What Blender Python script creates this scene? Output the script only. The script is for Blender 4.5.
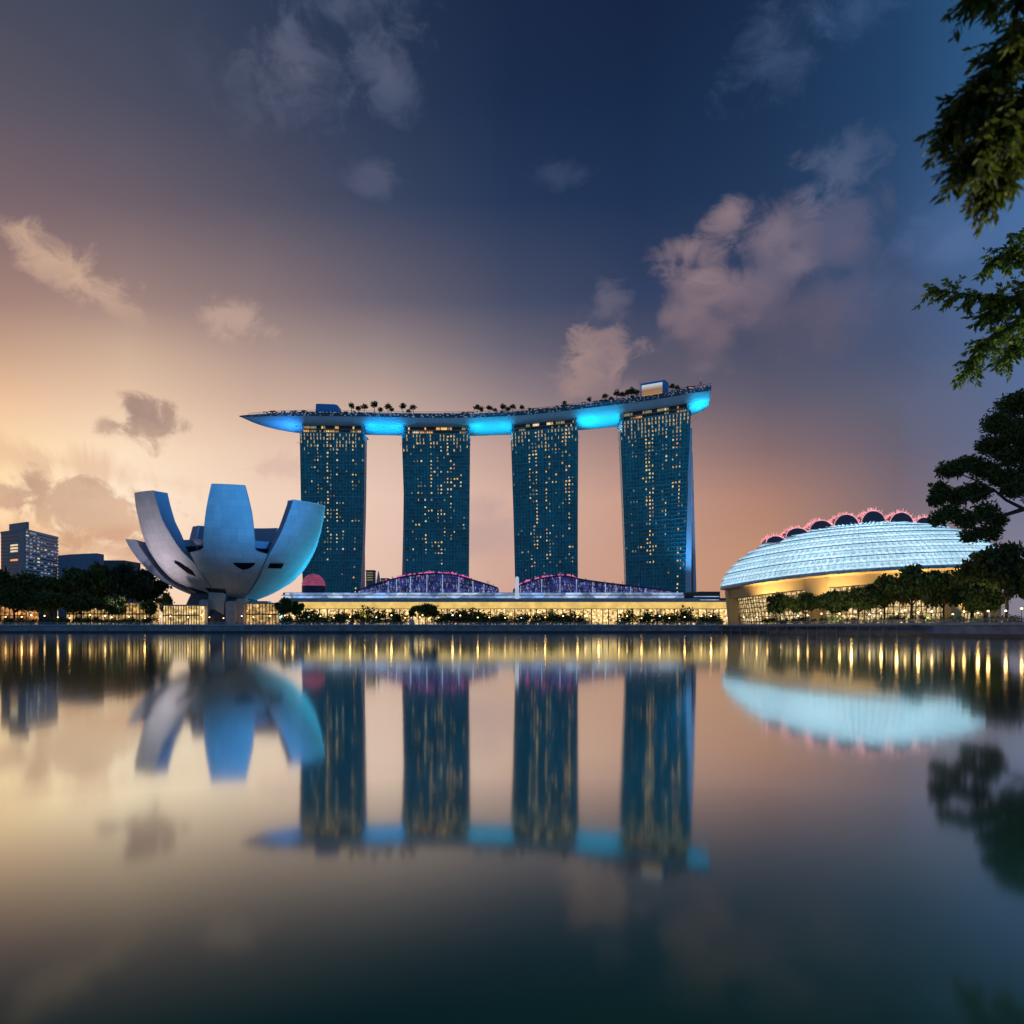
import bpy, bmesh, math, random
from mathutils import Vector, Matrix, noise as mnoise

for o in list(bpy.data.objects):
    bpy.data.objects.remove(o)
S = bpy.context.scene
COL = S.collection
PI = math.pi
F, CX, HY, CZ = 800.0, 512.0, 627.0, 3.0      # focal length in pixels, principal column, horizon row, eye height

def P(px, py, d):                              # a point at distance d, from where it is seen
    return Vector(((px-CX)*d/F, d, CZ+(HY-py)*d/F))
def PX(px, d): return (px-CX)*d/F
def PZ(py, d): return CZ+(HY-py)*d/F

# ------------------------------------------------------------------ camera
cam = bpy.data.cameras.new('camera')
camo = bpy.data.objects.new('camera', cam)
COL.objects.link(camo)
camo.location = (0, 0, CZ)
camo.rotation_euler = (PI/2, 0, 0)
cam.sensor_width = 36
cam.lens = 36*F/1024
cam.shift_y = (HY-512)/1024
cam.clip_start = 0.1
cam.clip_end = 30000
cam.dof.use_dof = True
cam.dof.focus_distance = 650
cam.dof.aperture_fstop = 0.6
S.camera = camo
S.render.resolution_x = S.render.resolution_y = 1024
S.view_settings.view_transform = 'Standard'
S.view_settings.look = 'None'
S.view_settings.exposure = 0
S.view_settings.gamma = 1
S.cycles.use_denoising = True
S.cycles.max_bounces = 6
S.cycles.diffuse_bounces = 2
S.cycles.glossy_bounces = 4
S.cycles.transmission_bounces = 3
S.cycles.caustics_reflective = False
S.cycles.caustics_refractive = False
S.cycles.sample_clamp_indirect = 4

def lin(c):
    return tuple((v/255/12.92 if v/255 <= 0.04045 else ((v/255+0.055)/1.055)**2.4) for v in c)

# ------------------------------------------------------------------ world: dusk sky
world = bpy.data.worlds.new('World')
S.world = world
world.use_nodes = True
NT = world.node_tree
NT.nodes.clear()
class G:                                        # tiny helper for node graphs
    def __init__(s, nt): s.nt = nt
    def n(s, t, **k):
        x = s.nt.nodes.new(t)
        for a, b in k.items(): setattr(x, a, b)
        return x
    def put(s, sock, v):
        if isinstance(v, bpy.types.NodeSocket): s.nt.links.new(v, sock)
        else: sock.default_value = v
    def m(s, op, a, b=0.0, c=0.0, clamp=False):
        x = s.n('ShaderNodeMath', operation=op); x.use_clamp = clamp
        s.put(x.inputs[0], a); s.put(x.inputs[1], b); s.put(x.inputs[2], c)
        return x.outputs[0]
    def mr(s, v, a, b, c=0.0, d=1.0, kind='SMOOTHSTEP'):
        x = s.n('ShaderNodeMapRange', interpolation_type=kind)
        s.put(x.inputs[0], v); s.put(x.inputs[1], a); s.put(x.inputs[2], b); s.put(x.inputs[3], c); s.put(x.inputs[4], d)
        return x.outputs[0]
    def mix(s, f, a, b, blend='MIX'):
        x = s.n('ShaderNodeMix', data_type='RGBA', blend_type=blend)
        s.put(x.inputs[0], f); s.put(x.inputs[6], a); s.put(x.inputs[7], b)
        return x.outputs[2]
    def noise(s, vec, scale, detail=6, rough=0.55, dist=0.0):
        x = s.n('ShaderNodeTexNoise')
        if vec is not None: s.put(x.inputs['Vector'], vec)
        x.inputs['Scale'].default_value = scale; x.inputs['Detail'].default_value = detail
        x.inputs['Roughness'].default_value = rough; x.inputs['Distortion'].default_value = dist
        return x.outputs[0]
g = G(NT)
tc = g.n('ShaderNodeTexCoord')
DIR = tc.outputs['Generated']
sep = g.n('ShaderNodeSeparateXYZ'); g.put(sep.inputs[0], DIR)
AZ = g.m('MULTIPLY', g.m('ARCTAN2', sep.outputs[0], sep.outputs[1]), 180/PI)
EL = g.m('MULTIPLY', g.m('ARCSINE', g.m('ABSOLUTE', sep.outputs[2])), 180/PI)
def azel(px, py):
    a = math.atan((px-CX)/F)
    return math.degrees(a), math.degrees(math.atan((HY-py)/F*math.cos(a)))
ROWS = [627, 560, 500, 450, 400, 350, 300, 200, 100, 0]
SKY = {   # the dusk sky by bearing: colours from the horizon upward
 -60: [(205,158,128),(214,165,130),(220,172,136),(205,158,130),(175,138,125),(140,115,115),(112,96,108),(80,76,98),(66,68,94),(56,62,90)],
 0:   [(250,198,145),(253,208,158),(255,220,178),(255,220,172),(236,194,158),(200,162,138),(164,131,121),(120,100,107),(90,85,98),(70,74,92)],
 128: [(252,212,174),(253,222,190),(255,231,205),(252,224,194),(232,198,170),(204,173,150),(158,131,125),(108,95,105),(76,78,96),(62,70,90)],
 256: [(240,205,185),(240,208,188),(242,212,190),(232,200,178),(205,174,156),(172,147,139),(138,119,121),(85,83,100),(58,67,91),(48,60,85)],
 384: [(222,186,170),(228,192,176),(232,198,182),(219,188,172),(192,165,154),(151,134,134),(105,98,112),(57,69,96),(43,57,85),(35,51,79)],
 512: [(205,160,145),(210,168,152),(214,176,160),(190,158,150),(148,130,134),(105,100,116),(70,77,102),(37,55,88),(26,44,76),(24,40,70)],
 640: [(198,150,130),(200,154,134),(198,154,137),(165,132,126),(116,104,115),(80,82,104),(52,65,97),(30,50,84),(23,42,74),(20,36,66)],
 768: [(194,144,114),(192,142,114),(174,130,114),(134,108,110),(98,92,108),(74,79,103),(57,69,98),(34,57,90),(26,50,84),(24,44,76)],
 896: [(152,122,116),(144,118,114),(124,106,114),(106,98,113),(92,94,115),(74,86,116),(64,82,116),(47,74,112),(35,65,103),(32,63,100)],
 1024:[(132,126,142),(128,124,142),(112,118,145),(98,112,146),(88,108,146),(80,106,149),(76,106,152),(68,108,158),(52,96,142),(46,92,136)],
 1500:[(70,95,130),(70,95,135),(65,95,138),(62,94,140),(58,92,140),(54,88,138),(50,84,132),(42,74,120),(34,62,105),(30,55,95)],
}
BACK = [(104,142,166),(100,142,172),(92,138,174),(86,132,172),(80,124,168),(72,114,160),(64,104,150),(46,80,124),(30,60,100),(24,48,86)]
def ramp(cols, px):
    r = g.n('ShaderNodeValToRGB'); r.color_ramp.interpolation = 'B_SPLINE' if False else 'EASE'
    r.color_ramp.interpolation = 'LINEAR'
    pts = []
    for row, c in zip(ROWS, cols):
        pts.append((azel(min(max(px,0),1024), row)[1]/90, lin(c)))
    pts.append((60/90, lin((24,44,80)))); pts.append((1.0, lin((18,34,66))))
    e = r.color_ramp.elements
    while len(e) < len(pts): e.new(0.5)
    for k, (p_, c) in enumerate(pts):
        e[k].position = p_; e[k].color = (*c, 1)
    g.put(r.inputs[0], g.m('DIVIDE', EL, 90.0))
    return r.outputs[0]
cols = sorted(SKY)
azs = [math.degrees(math.atan((c-CX)/F)) for c in cols]
azs[0] = -52.0
res = ramp(SKY[cols[0]], cols[0])
for k in range(1, len(cols)):
    res = g.mix(g.mr(AZ, azs[k-1], azs[k], 0, 1, 'LINEAR' if 1 < k < len(cols)-1 else 'SMOOTHSTEP'), res, ramp(SKY[cols[k]], cols[k]))
back = ramp(BACK, 512)
res = g.mix(g.mr(g.m('ABSOLUTE', AZ), 55.0, 105.0), res, back)
# a physical twilight sky adds its own faint gradient
sky = g.n('ShaderNodeTexSky', sky_type='NISHITA')
sky.sun_disc = False; sky.sun_elevation = math.radians(2.0); sky.sun_rotation = math.radians(-38)
sky.air_density = 1.2; sky.dust_density = 2.0
vm = g.n('ShaderNodeVectorMath', operation='SCALE'); g.put(vm.inputs[0], sky.outputs[0]); vm.inputs['Scale'].default_value = 0.0015
res = g.mix(1.0, res, vm.outputs[0], 'ADD')
# clouds: each bank has its own bearing and height; its edge comes from noise on the sky sphere
mp = g.n('ShaderNodeMapping'); g.put(mp.inputs[0], DIR); mp.inputs['Scale'].default_value = (1, 1, 1.35)
WV = mp.outputs[0]
NB = g.noise(WV, 9.0, 8, 0.56, 0.3)
NF = g.noise(WV, 24.0, 8, 0.62, 0.6)
mp2 = g.n('ShaderNodeMapping'); g.put(mp2.inputs[0], DIR); mp2.inputs['Scale'].default_value = (3.2, 1, 0.9); mp2.inputs['Rotation'].default_value = (0, 0.5, 0)
NW = g.noise(mp2.outputs[0], 7.0, 8, 0.6, 0.9)
VS = g.n('ShaderNodeTexVoronoi', feature='SMOOTH_F1'); g.put(VS.inputs['Vector'], WV); VS.inputs['Scale'].default_value = 22.0; VS.inputs['Smoothness'].default_value = 0.6
PUFF = g.m('SUBTRACT', 0.55, VS.outputs['Distance'])
def cloud(px, py, w, h, col, col2=None, rot=0.0, op=0.9, amp=2.2, kind='b', soft=0.8, puff=0.0):
    global res
    a, e = azel(px, py)
    a2, _ = azel(px+w, py); _, e2 = azel(px, py-h)
    wa, he = abs(a2-a), abs(e2-e)
    dx = g.m('SUBTRACT', AZ, a); dy = g.m('SUBTRACT', EL, e)
    cr, sr = math.cos(math.radians(rot)), math.sin(math.radians(rot))
    u = g.m('DIVIDE', g.m('ADD', g.m('MULTIPLY', dx, cr), g.m('MULTIPLY', dy, sr)), wa)
    v = g.m('DIVIDE', g.m('SUBTRACT', g.m('MULTIPLY', dy, cr), g.m('MULTIPLY', dx, sr)), he)
    r = g.m('SQRT', g.m('ADD', g.m('MULTIPLY', u, u), g.m('MULTIPLY', v, v)))
    nn = {'b': NB, 'f': NF, 'w': NW}[kind]
    t = g.m('ADD', g.m('SUBTRACT', 0.85, r), g.m('MULTIPLY', g.m('SUBTRACT', nn, 0.5), amp*1.7))
    if puff: t = g.m('ADD', t, g.m('MULTIPLY', PUFF, puff))
    msk = g.m('MULTIPLY', g.mr(t, 0.0, soft), op)
    c1 = (*lin(col), 1)
    if col2 is not None:
        c1 = g.mix(g.mr(g.m('ADD', g.m('ADD', g.m('MULTIPLY', v, -0.4), g.m('MULTIPLY', u, 0.35)), g.m('MULTIPLY', g.m('SUBTRACT', NF, 0.5), 3.0)), -0.6, 0.8), (*lin(col), 1), (*lin(col2), 1))
    res = g.mix(msk, res, c1)
CLOUDS = [
 (775,318,135,72,(104,94,112),(92,88,108),-8,.75,1.0,'b',.9,.4),
 (835,240,72,95,(102,101,126),(86,90,116),-14,.72,1.1,'f',.8,.6),
 (772,254,74,80,(132,118,132),(104,98,118),-16,.78,1.0,'f',.85,1.0),
 (708,282,70,78,(150,127,132),(112,100,116),-20,.82,1.0,'f',.75,1.1),
 (700,345,64,52,(122,104,114),None,0,.6,1.1,'b',.9,.5),
 (900,300,90,80,(84,92,122),None,0,.45,1.2,'b',1.1,.3),
 (845,165,68,46,(94,108,136),(80,96,128),34,.62,1.3,'f',.9,.6),
 (596,366,52,46,(176,144,136),(140,120,126),10,.8,1.2,'f',.55,1.0),
 (606,304,38,28,(112,106,122),None,0,.6,1.3,'f',.8,.8),
 (300,70,62,98,(116,118,138),(88,96,122),14,.66,1.3,'f',1.1,.4),
 (388,74,48,84,(110,115,136),(84,94,122),-20,.62,1.3,'f',1.0,.4),
 (345,8,110,50,(96,105,130),None,10,.5,1.3,'f',1.1,.3),
 (250,105,36,64,(92,98,120),None,30,.4,1.3,'f',1.2,.3),
 (205,70,70,50,(84,90,112),None,-30,.3,1.4,'f',1.2,.3),
 (775,45,74,90,(66,86,120),None,40,.62,1.4,'f',1.1,.3),
 (860,10,100,44,(66,92,132),None,0,.5,1.4,'f',1.1,.3),
 (375,178,36,30,(92,96,120),None,0,.55,1.3,'f',.9,.4),
 (552,175,46,24,(66,80,108),None,0,.5,1.4,'f',.9,.4),
 (74,276,110,36,(224,188,158),(192,158,140),-27,.72,1.5,'f',.8,.6),
 (40,250,44,28,(204,168,146),None,0,.6,1.4,'f',.9,.5),
 (240,320,58,34,(204,172,156),None,-15,.6,1.5,'f',.9,.5),
 (150,424,42,30,(152,126,118),(182,150,132),-10,.85,1.2,'f',.5,.9),
 (110,424,24,14,(178,146,130),None,0,.7,1.4,'f',.7,.6),
 (60,462,180,24,(222,178,148),None,-6,.55,2.0,'w',.9,.3),
 (150,480,120,16,(236,200,170),None,-4,.5,2.0,'w',.9,.3),
 (78,512,96,44,(192,152,130),(218,174,142),0,.75,1.3,'f',.45,1.1),
 (10,496,60,28,(186,148,128),(208,164,136),0,.7,1.4,'f',.55,.9),
 (95,548,110,36,(206,158,126),None,0,.65,1.5,'f',.8,.6),
 (20,535,80,24,(222,172,132),None,0,.6,1.6,'w',.8,.4),
 (285,468,44,20,(214,180,166),None,0,.6,1.6,'f',.8,.5),
 (190,440,80,18,(236,204,182),None,0,.5,2.0,'w',.9,.3),
 (482,530,70,62,(184,156,154),None,0,.6,1.4,'b',.9,.5),
 (960,240,110,70,(90,114,160),None,20,.55,1.6,'b',1.0,.4),
 (940,405,120,80,(98,104,132),None,0,.45,1.6,'b',1.0,.4),
]
for c in CLOUDS: cloud(*c)
bg = g.n('ShaderNodeBackground'); g.put(bg.inputs[0], res); bg.inputs[1].default_value = 1.0
wo = g.n('ShaderNodeOutputWorld'); g.put(wo.inputs[0], bg.outputs[0])

# ------------------------------------------------------------------ last low sun, behind cloud at far left
sun = bpy.data.lights.new('sun', 'SUN'); sun.energy = 0.25; sun.angle = math.radians(8); sun.color = (1.0, 0.72, 0.5)
suno = bpy.data.objects.new('sun', sun); COL.objects.link(suno)
sd = Vector((math.sin(math.radians(-38)), math.cos(math.radians(-38)), math.tan(math.radians(4))))
suno.rotation_euler = sd.to_track_quat('Z', 'Y').to_euler()

# ------------------------------------------------------------------ materials
MATS = {}
def mat(name, col, rough=0.6, metal=0.0, var=0.25, vscale=0.6, bump=0.0, bscale=2.0, emit=None, estr=0.0, spec=0.5, srgb=False):
    if name in MATS: return MATS[name]
    m = bpy.data.materials.new(name); m.use_nodes = True
    h = G(m.node_tree); b = m.node_tree.nodes['Principled BSDF']
    t = h.n('ShaderNodeTexCoord')
    nz = h.noise(t.outputs['Object'], vscale, 5, 0.6)
    f = h.mr(nz, 0.3, 0.7, 1-var, 1+var, 'LINEAR')
    cmb = h.n('ShaderNodeVectorMath', operation='SCALE'); cmb.inputs[0].default_value = col; h.put(cmb.inputs['Scale'], f)
    h.put(b.inputs['Base Color'], cmb.outputs[0])
    b.inputs['Roughness'].default_value = rough; b.inputs['Metallic'].default_value = metal
    b.inputs['Specular IOR Level'].default_value = spec
    if bump:
        bp = h.n('ShaderNodeBump'); bp.inputs['Strength'].default_value = bump
        h.put(bp.inputs['Height'], h.noise(t.outputs['Object'], bscale, 4)); h.put(b.inputs['Normal'], bp.outputs[0])
    if emit is not None:
        ce = h.n('ShaderNodeVectorMath', operation='SCALE'); ce.inputs[0].default_value = emit; h.put(ce.inputs['Scale'], f)
        h.put(b.inputs['Emission Color'], ce.outputs[0]); b.inputs['Emission Strength'].default_value = estr
    MATS[name] = m
    return m

def mat_glass(name, col, pane=True):            # curtain wall: every pane (one UV cell) tints a little differently
    if name in MATS: return MATS[name]
    m = bpy.data.materials.new(name); m.use_nodes = True
    h = G(m.node_tree); b = m.node_tree.nodes['Principled BSDF']
    t = h.n('ShaderNodeTexCoord')
    fl = h.n('ShaderNodeVectorMath', operation='FLOOR'); h.put(fl.inputs[0], t.outputs['UV'])
    wn = h.n('ShaderNodeTexWhiteNoise', noise_dimensions='2D'); h.put(wn.inputs['Vector'], fl.outputs[0])
    big = h.noise(t.outputs['UV'], 0.09, 3)
    f = h.m('ADD', h.m('MULTIPLY', wn.outputs[0], 0.55), h.m('MULTIPLY', big, 1.1))
    sc = h.n('ShaderNodeVectorMath', operation='SCALE'); sc.inputs[0].default_value = col; h.put(sc.inputs['Scale'], f)
    h.put(b.inputs['Base Color'], sc.outputs[0])
    h.put(b.inputs['Roughness'], h.mr(wn.outputs[0], 0, 1, 0.12, 0.3, 'LINEAR'))
    b.inputs['Specular IOR Level'].default_value = 0.5
    MATS[name] = m
    return m

def mat_lit(name, c1, c2, strength, scale=0.8, dark=0.25, stretch=(1, 1, 1), hi=1.5):      # lit rooms seen through glass: brighter and darker bays
    if name in MATS: return MATS[name]
    m = bpy.data.materials.new(name); m.use_nodes = True
    h = G(m.node_tree); b = m.node_tree.nodes['Principled BSDF']
    t = h.n('ShaderNodeTexCoord')
    mpp = h.n('ShaderNodeMapping'); h.put(mpp.inputs[0], t.outputs['Object']); mpp.inputs['Scale'].default_value = stretch
    nz = h.noise(mpp.outputs[0], scale, 6, 0.7)
    vo = h.n('ShaderNodeTexVoronoi'); h.put(vo.inputs['Vector'], mpp.outputs[0]); vo.inputs['Scale'].default_value = scale*1.3
    sp = h.n('ShaderNodeSeparateColor'); h.put(sp.inputs[0], vo.outputs['Color'])
    h.put(b.inputs['Emission Color'], h.mix(sp.outputs[0], (*c1, 1), (*c2, 1)))
    f = h.m('MULTIPLY', h.mr(nz, 0.35, 0.68, dark, hi, 'LINEAR'), h.mr(sp.outputs[1], 0, 1, 0.35, 1.3, 'LINEAR'))
    h.put(b.inputs['Emission Strength'], h.m('MULTIPLY', f, strength))
    b.inputs['Base Color'].default_value = (0.05, 0.04, 0.03, 1); b.inputs['Roughness'].default_value = 0.25
    MATS[name] = m
    return m

def mat_leaf(name, col, var=0.5):
    if name in MATS: return MATS[name]
    m = bpy.data.materials.new(name); m.use_nodes = True
    h = G(m.node_tree); b = m.node_tree.nodes['Principled BSDF']
    geo = h.n('ShaderNodeNewGeometry')
    t = h.n('ShaderNodeTexCoord')
    f = h.m('ADD', h.mr(geo.outputs['Random Per Island'], 0, 1, 1-var, 1+var, 'LINEAR'), h.m('MULTIPLY', h.m('SUBTRACT', h.noise(t.outputs['Object'], 0.35, 2), 0.5), 1.0))
    sc = h.n('ShaderNodeVectorMath', operation='SCALE'); sc.inputs[0].default_value = col; h.put(sc.inputs['Scale'], f)
    h.put(b.inputs['Base Color'], sc.outputs[0]); b.inputs['Roughness'].default_value = 0.55
    b.inputs['Specular IOR Level'].default_value = 0.25
    tr = h.n('ShaderNodeBsdfTranslucent'); h.put(tr.inputs[0], sc.outputs[0])
    ms = h.n('ShaderNodeMixShader'); ms.inputs[0].default_value = 0.35
    out = m.node_tree.nodes['Material Output']
    h.put(ms.inputs[1], b.outputs[0]); h.put(ms.inputs[2], tr.outputs[0]); h.put(out.inputs[0], ms.outputs[0])
    MATS[name] = m
    return m

# ------------------------------------------------------------------ building helpers
ROOT = {}
class MB:
    def __init__(s): s.v = []; s.f = []; s.uv = []
    def add(s, vs, fs, uvs=None):
        b = len(s.v); s.v += [Vector(p) for p in vs]
        for k, f in enumerate(fs):
            s.f.append([i+b for i in f]); s.uv.append(uvs[k] if uvs else None)
        return s
    def hexa(s, p):                             # 8 corners: bottom ring then top ring
        return s.add(p, [(3,2,1,0),(4,5,6,7),(0,1,5,4),(1,2,6,5),(2,3,7,6),(3,0,4,7)])
    def box(s, x0, x1, y0, y1, z0, z1):
        return s.hexa([(x0,y0,z0),(x1,y0,z0),(x1,y1,z0),(x0,y1,z0),(x0,y0,z1),(x1,y0,z1),(x1,y1,z1),(x0,y1,z1)])
    def bar(s, a, b, w, h=None, up=Vector((0,0,1))):
        a, b = Vector(a), Vector(b); h = h or w; d = (b-a).normalized()
        if abs(d.dot(up)) > 0.98: up = Vector((0,1,0))
        x = d.cross(up).normalized()*w/2; y = x.cross(d).normalized()*h/2
        return s.hexa([a-x-y, a+x-y, a+x+y, a-x+y, b-x-y, b+x-y, b+x+y, b-x+y])
    def tube(s, pts, rad, n=8, cap=True):
        pts = [Vector(p) for p in pts]
        rad = rad if isinstance(rad, (list, tuple)) else [rad]*len(pts)
        b = len(s.v); ref = Vector((0.13, 0.31, 0.94))
        for k, p in enumerate(pts):
            d = (pts[min(k+1, len(pts)-1)]-pts[max(k-1, 0)]).normalized()
            r = ref if abs(d.dot(ref)) < 0.95 else Vector((1, 0, 0))
            x = d.cross(r).normalized(); y = d.cross(x)
            for j in range(n):
                t = 2*PI*j/n; s.v.append(p+(x*math.cos(t)+y*math.sin(t))*rad[k])
        for k in range(len(pts)-1):
            for j in range(n):
                s.f.append([b+k*n+j, b+k*n+(j+1)%n, b+(k+1)*n+(j+1)%n, b+(k+1)*n+j]); s.uv.append(None)
        if cap:
            s.f.append([b+j for j in range(n)][::-1]); s.uv.append(None)
            s.f.append([b+(len(pts)-1)*n+j for j in range(n)]); s.uv.append(None)
        return s
    def prism(s, poly, z0, z1):
        n = len(poly)
        vs = [(x, y, z0) for x, y in poly]+[(x, y, z1) for x, y in poly]
        return s.add(vs, [tuple(range(n))[::-1], tuple(range(n, 2*n))]+[(i, (i+1) % n, n+(i+1) % n, n+i) for i in range(n)])
    def slab_xz(s, poly, y0, y1):               # outline in x,z pushed through y
        n = len(poly)
        vs = [(x, y0, z) for x, z in poly]+[(x, y1, z) for x, z in poly]
        return s.add(vs, [tuple(range(n)), tuple(range(n, 2*n))[::-1]]+[(i, n+i, n+(i+1) % n, (i+1) % n) for i in range(n)])
    def grid(s, fn, nu, nv, closed_u=False, uvfn=None):
        vs = [fn(i/nu, j/nv) for j in range(nv+1) for i in range(nu+(0 if closed_u else 1))]
        w = nu if closed_u else nu+1
        fs, us = [], []
        for j in range(nv):
            for i in range(nu):
                i2 = (i+1) % w
                fs.append((j*w+i, j*w+i2, (j+1)*w+i2, (j+1)*w+i))
                if uvfn: us.append([uvfn(i/nu, j/nv), uvfn((i+1)/nu, j/nv), uvfn((i+1)/nu, (j+1)/nv), uvfn(i/nu, (j+1)/nv)])
        return s.add(vs, fs, us if uvfn else None)
    def ball(s, c, rx, ry=None, rz=None, nu=12, nv=8, z0=-1.0):
        c = Vector(c); ry = ry or rx; rz = rz or rx
        t0 = math.asin(max(-1, z0))
        return s.grid(lambda u, v: c+Vector((rx*math.cos(2*PI*u)*math.cos(t0+(PI/2-t0)*v), ry*math.sin(2*PI*u)*math.cos(t0+(PI/2-t0)*v), rz*math.sin(t0+(PI/2-t0)*v))), nu, nv, True)
    def build(s, name, m, parent=None, smooth=False, local=False):
        me = bpy.data.meshes.new(name)
        off = Vector((0,0,0)) if (local or parent is None) else ROOT[parent.name]
        me.from_pydata([v-off for v in s.v], [], s.f)
        if any(u is not None for u in s.uv):
            lay = me.uv_layers.new(name='panes'); k = 0
            for f, u in zip(s.f, s.uv):
                for q in range(len(f)):
                    lay.data[k].uv = u[q] if u else (0, 0); k += 1
        if smooth: me.polygons.foreach_set('use_smooth', [True]*len(me.polygons))
        me.materials.append(m); me.update()
        o = bpy.data.objects.new(name, me); COL.objects.link(o)
        if parent is not None:
            o.parent = parent; ROOT[o.name] = ROOT[parent.name] if not local else Vector((0,0,0))
        else: ROOT[o.name] = Vector((0,0,0))
        return o
def tag(o, label, cat, group=None, kind=None):
    if label: o['label'] = label
    if cat: o['category'] = cat
    if group: o['group'] = group
    if kind: o['kind'] = kind
    return o
def thing(name, label, cat, loc=(0,0,0), group=None):
    o = bpy.data.objects.new(name, None); COL.objects.link(o); o.location = loc
    o.empty_display_size = 1.0
    ROOT[o.name] = Vector(loc)
    return tag(o, label, cat, group)
def structure(o): o['kind'] = 'structure'; return o
KIDS = {}
def copy_tree(o, parent=None):
    c = o.copy(); COL.objects.link(c)
    if parent is not None: c.parent = parent
    for ch in o.children: copy_tree(ch, c)
    return c
def interp(tab, x):
    if x <= tab[0][0]: return tab[0][1]
    for (a, b), (c, d) in zip(tab, tab[1:]):
        if x <= c: return b+(d-b)*(x-a)/(c-a)
    return tab[-1][1]
def smooth_interp(tab, x):                       # catmull-rom through the table
    xs = [t[0] for t in tab]
    if x <= xs[0]: return tab[0][1]
    if x >= xs[-1]: return tab[-1][1]
    k = max(i for i in range(len(xs)-1) if xs[i] <= x)
    p1, p2 = tab[k], tab[k+1]; p0 = tab[k-1] if k else p1; p3 = tab[k+2] if k+2 < len(tab) else p2
    t = (x-p1[0])/(p2[0]-p1[0]); dx = p2[0]-p1[0]
    m1 = (p2[1]-p0[1])/max(1e-6, p2[0]-p0[0])*dx; m2 = (p3[1]-p1[1])/max(1e-6, p3[0]-p1[0])*dx
    return (2*t**3-3*t**2+1)*p1[1]+(t**3-2*t**2+t)*m1+(-2*t**3+3*t**2)*p2[1]+(t**3-t**2)*m2
def lamp(kind, loc, energy, col, aim=None, size=0.5, cone=60, blend=1.0, parent=None, name='lamp_light'):
    l = bpy.data.lights.new(name, kind); l.energy = energy; l.color = col
    if kind == 'SPOT': l.spot_size = math.radians(cone); l.spot_blend = blend; l.shadow_soft_size = size
    elif kind == 'POINT': l.shadow_soft_size = size
    o = bpy.data.objects.new(name, l); COL.objects.link(o)
    base = ROOT[parent.name] if parent is not None else Vector((0,0,0))
    o.location = Vector(loc)-base
    if aim is not None: o.rotation_euler = (Vector(loc)-Vector(aim)).to_track_quat('Z', 'Y').to_euler()
    if parent is not None: o.parent = parent
    return o

# =================================================================== SETTING
GZ = 4.2
SHORE = [(-6000,400),(50,400),(84,410),(102,402),(114,369),(127,300),(133,252),(140,218),(124,168),(64,82),(36,45),(17,17),(13,8),(12,-80)]
m_ground = mat('paving', (0.16,0.15,0.14), 0.8, var=0.3, vscale=0.2)
gm = MB()
for (x0, y0), (x1, y1) in zip(SHORE[:4], SHORE[1:4]): gm.add([(x0,y0,GZ),(x1,y1,GZ),(x1,9000,GZ),(x0,9000,GZ)], [(0,1,2,3)])
gm.add([(102,402,GZ),(6000,402,GZ),(6000,9000,GZ),(102,9000,GZ)], [(0,1,2,3)])
for (x0, y0), (x1, y1) in zip(SHORE[3:], SHORE[4:]): gm.add([(x1,y1,GZ),(6000,y1,GZ),(6000,y0,GZ),(x0,y0,GZ)], [(0,1,2,3)])
structure(gm.build('ground', m_ground))

# water: smooth, almost still bay, long exposure softens it
m_water = bpy.data.materials.new('water'); m_water.use_nodes = True
h = G(m_water.node_tree); m_water.node_tree.nodes.remove(m_water.node_tree.nodes['Principled BSDF'])
fr = h.n('ShaderNodeFresnel'); fr.inputs['IOR'].default_value = 1.33
k = h.m('MULTIPLY_ADD', fr.outputs[0], 3.8, -0.31, clamp=True)
k = h.m('MINIMUM', k, 0.93)
gl = h.n('ShaderNodeBsdfGlossy'); gl.inputs['Color'].default_value = (0.90, 0.97, 0.925, 1); gl.inputs['Roughness'].default_value = 0.066
df = h.n('ShaderNodeBsdfDiffuse'); df.inputs['Color'].default_value = (0.020, 0.095, 0.094, 1)
t = h.n('ShaderNodeTexCoord')
mpn = h.n('ShaderNodeMapping'); h.put(mpn.inputs[0], t.outputs['Object']); mpn.inputs['Scale'].default_value = (0.5, 0.12, 1)
bp = h.n('ShaderNodeBump'); bp.inputs['Strength'].default_value = 0.02; bp.inputs['Distance'].default_value = 0.4
h.put(bp.inputs['Height'], h.noise(mpn.outputs[0], 0.35, 3, 0.5)); h.put(gl.inputs['Normal'], bp.outputs[0])
ms = h.n('ShaderNodeMixShader'); h.put(ms.inputs[0], k); h.put(ms.inputs[1], df.outputs[0]); h.put(ms.inputs[2], gl.outputs[0])
h.put(m_water.node_tree.nodes['Material Output'].inputs[0], ms.outputs[0])
structure(MB().add([(-6000,-200,0),(6000,-200,0),(6000,1200,0),(-6000,1200,0)], [(0,1,2,3)]).build('water', m_water))

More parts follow.
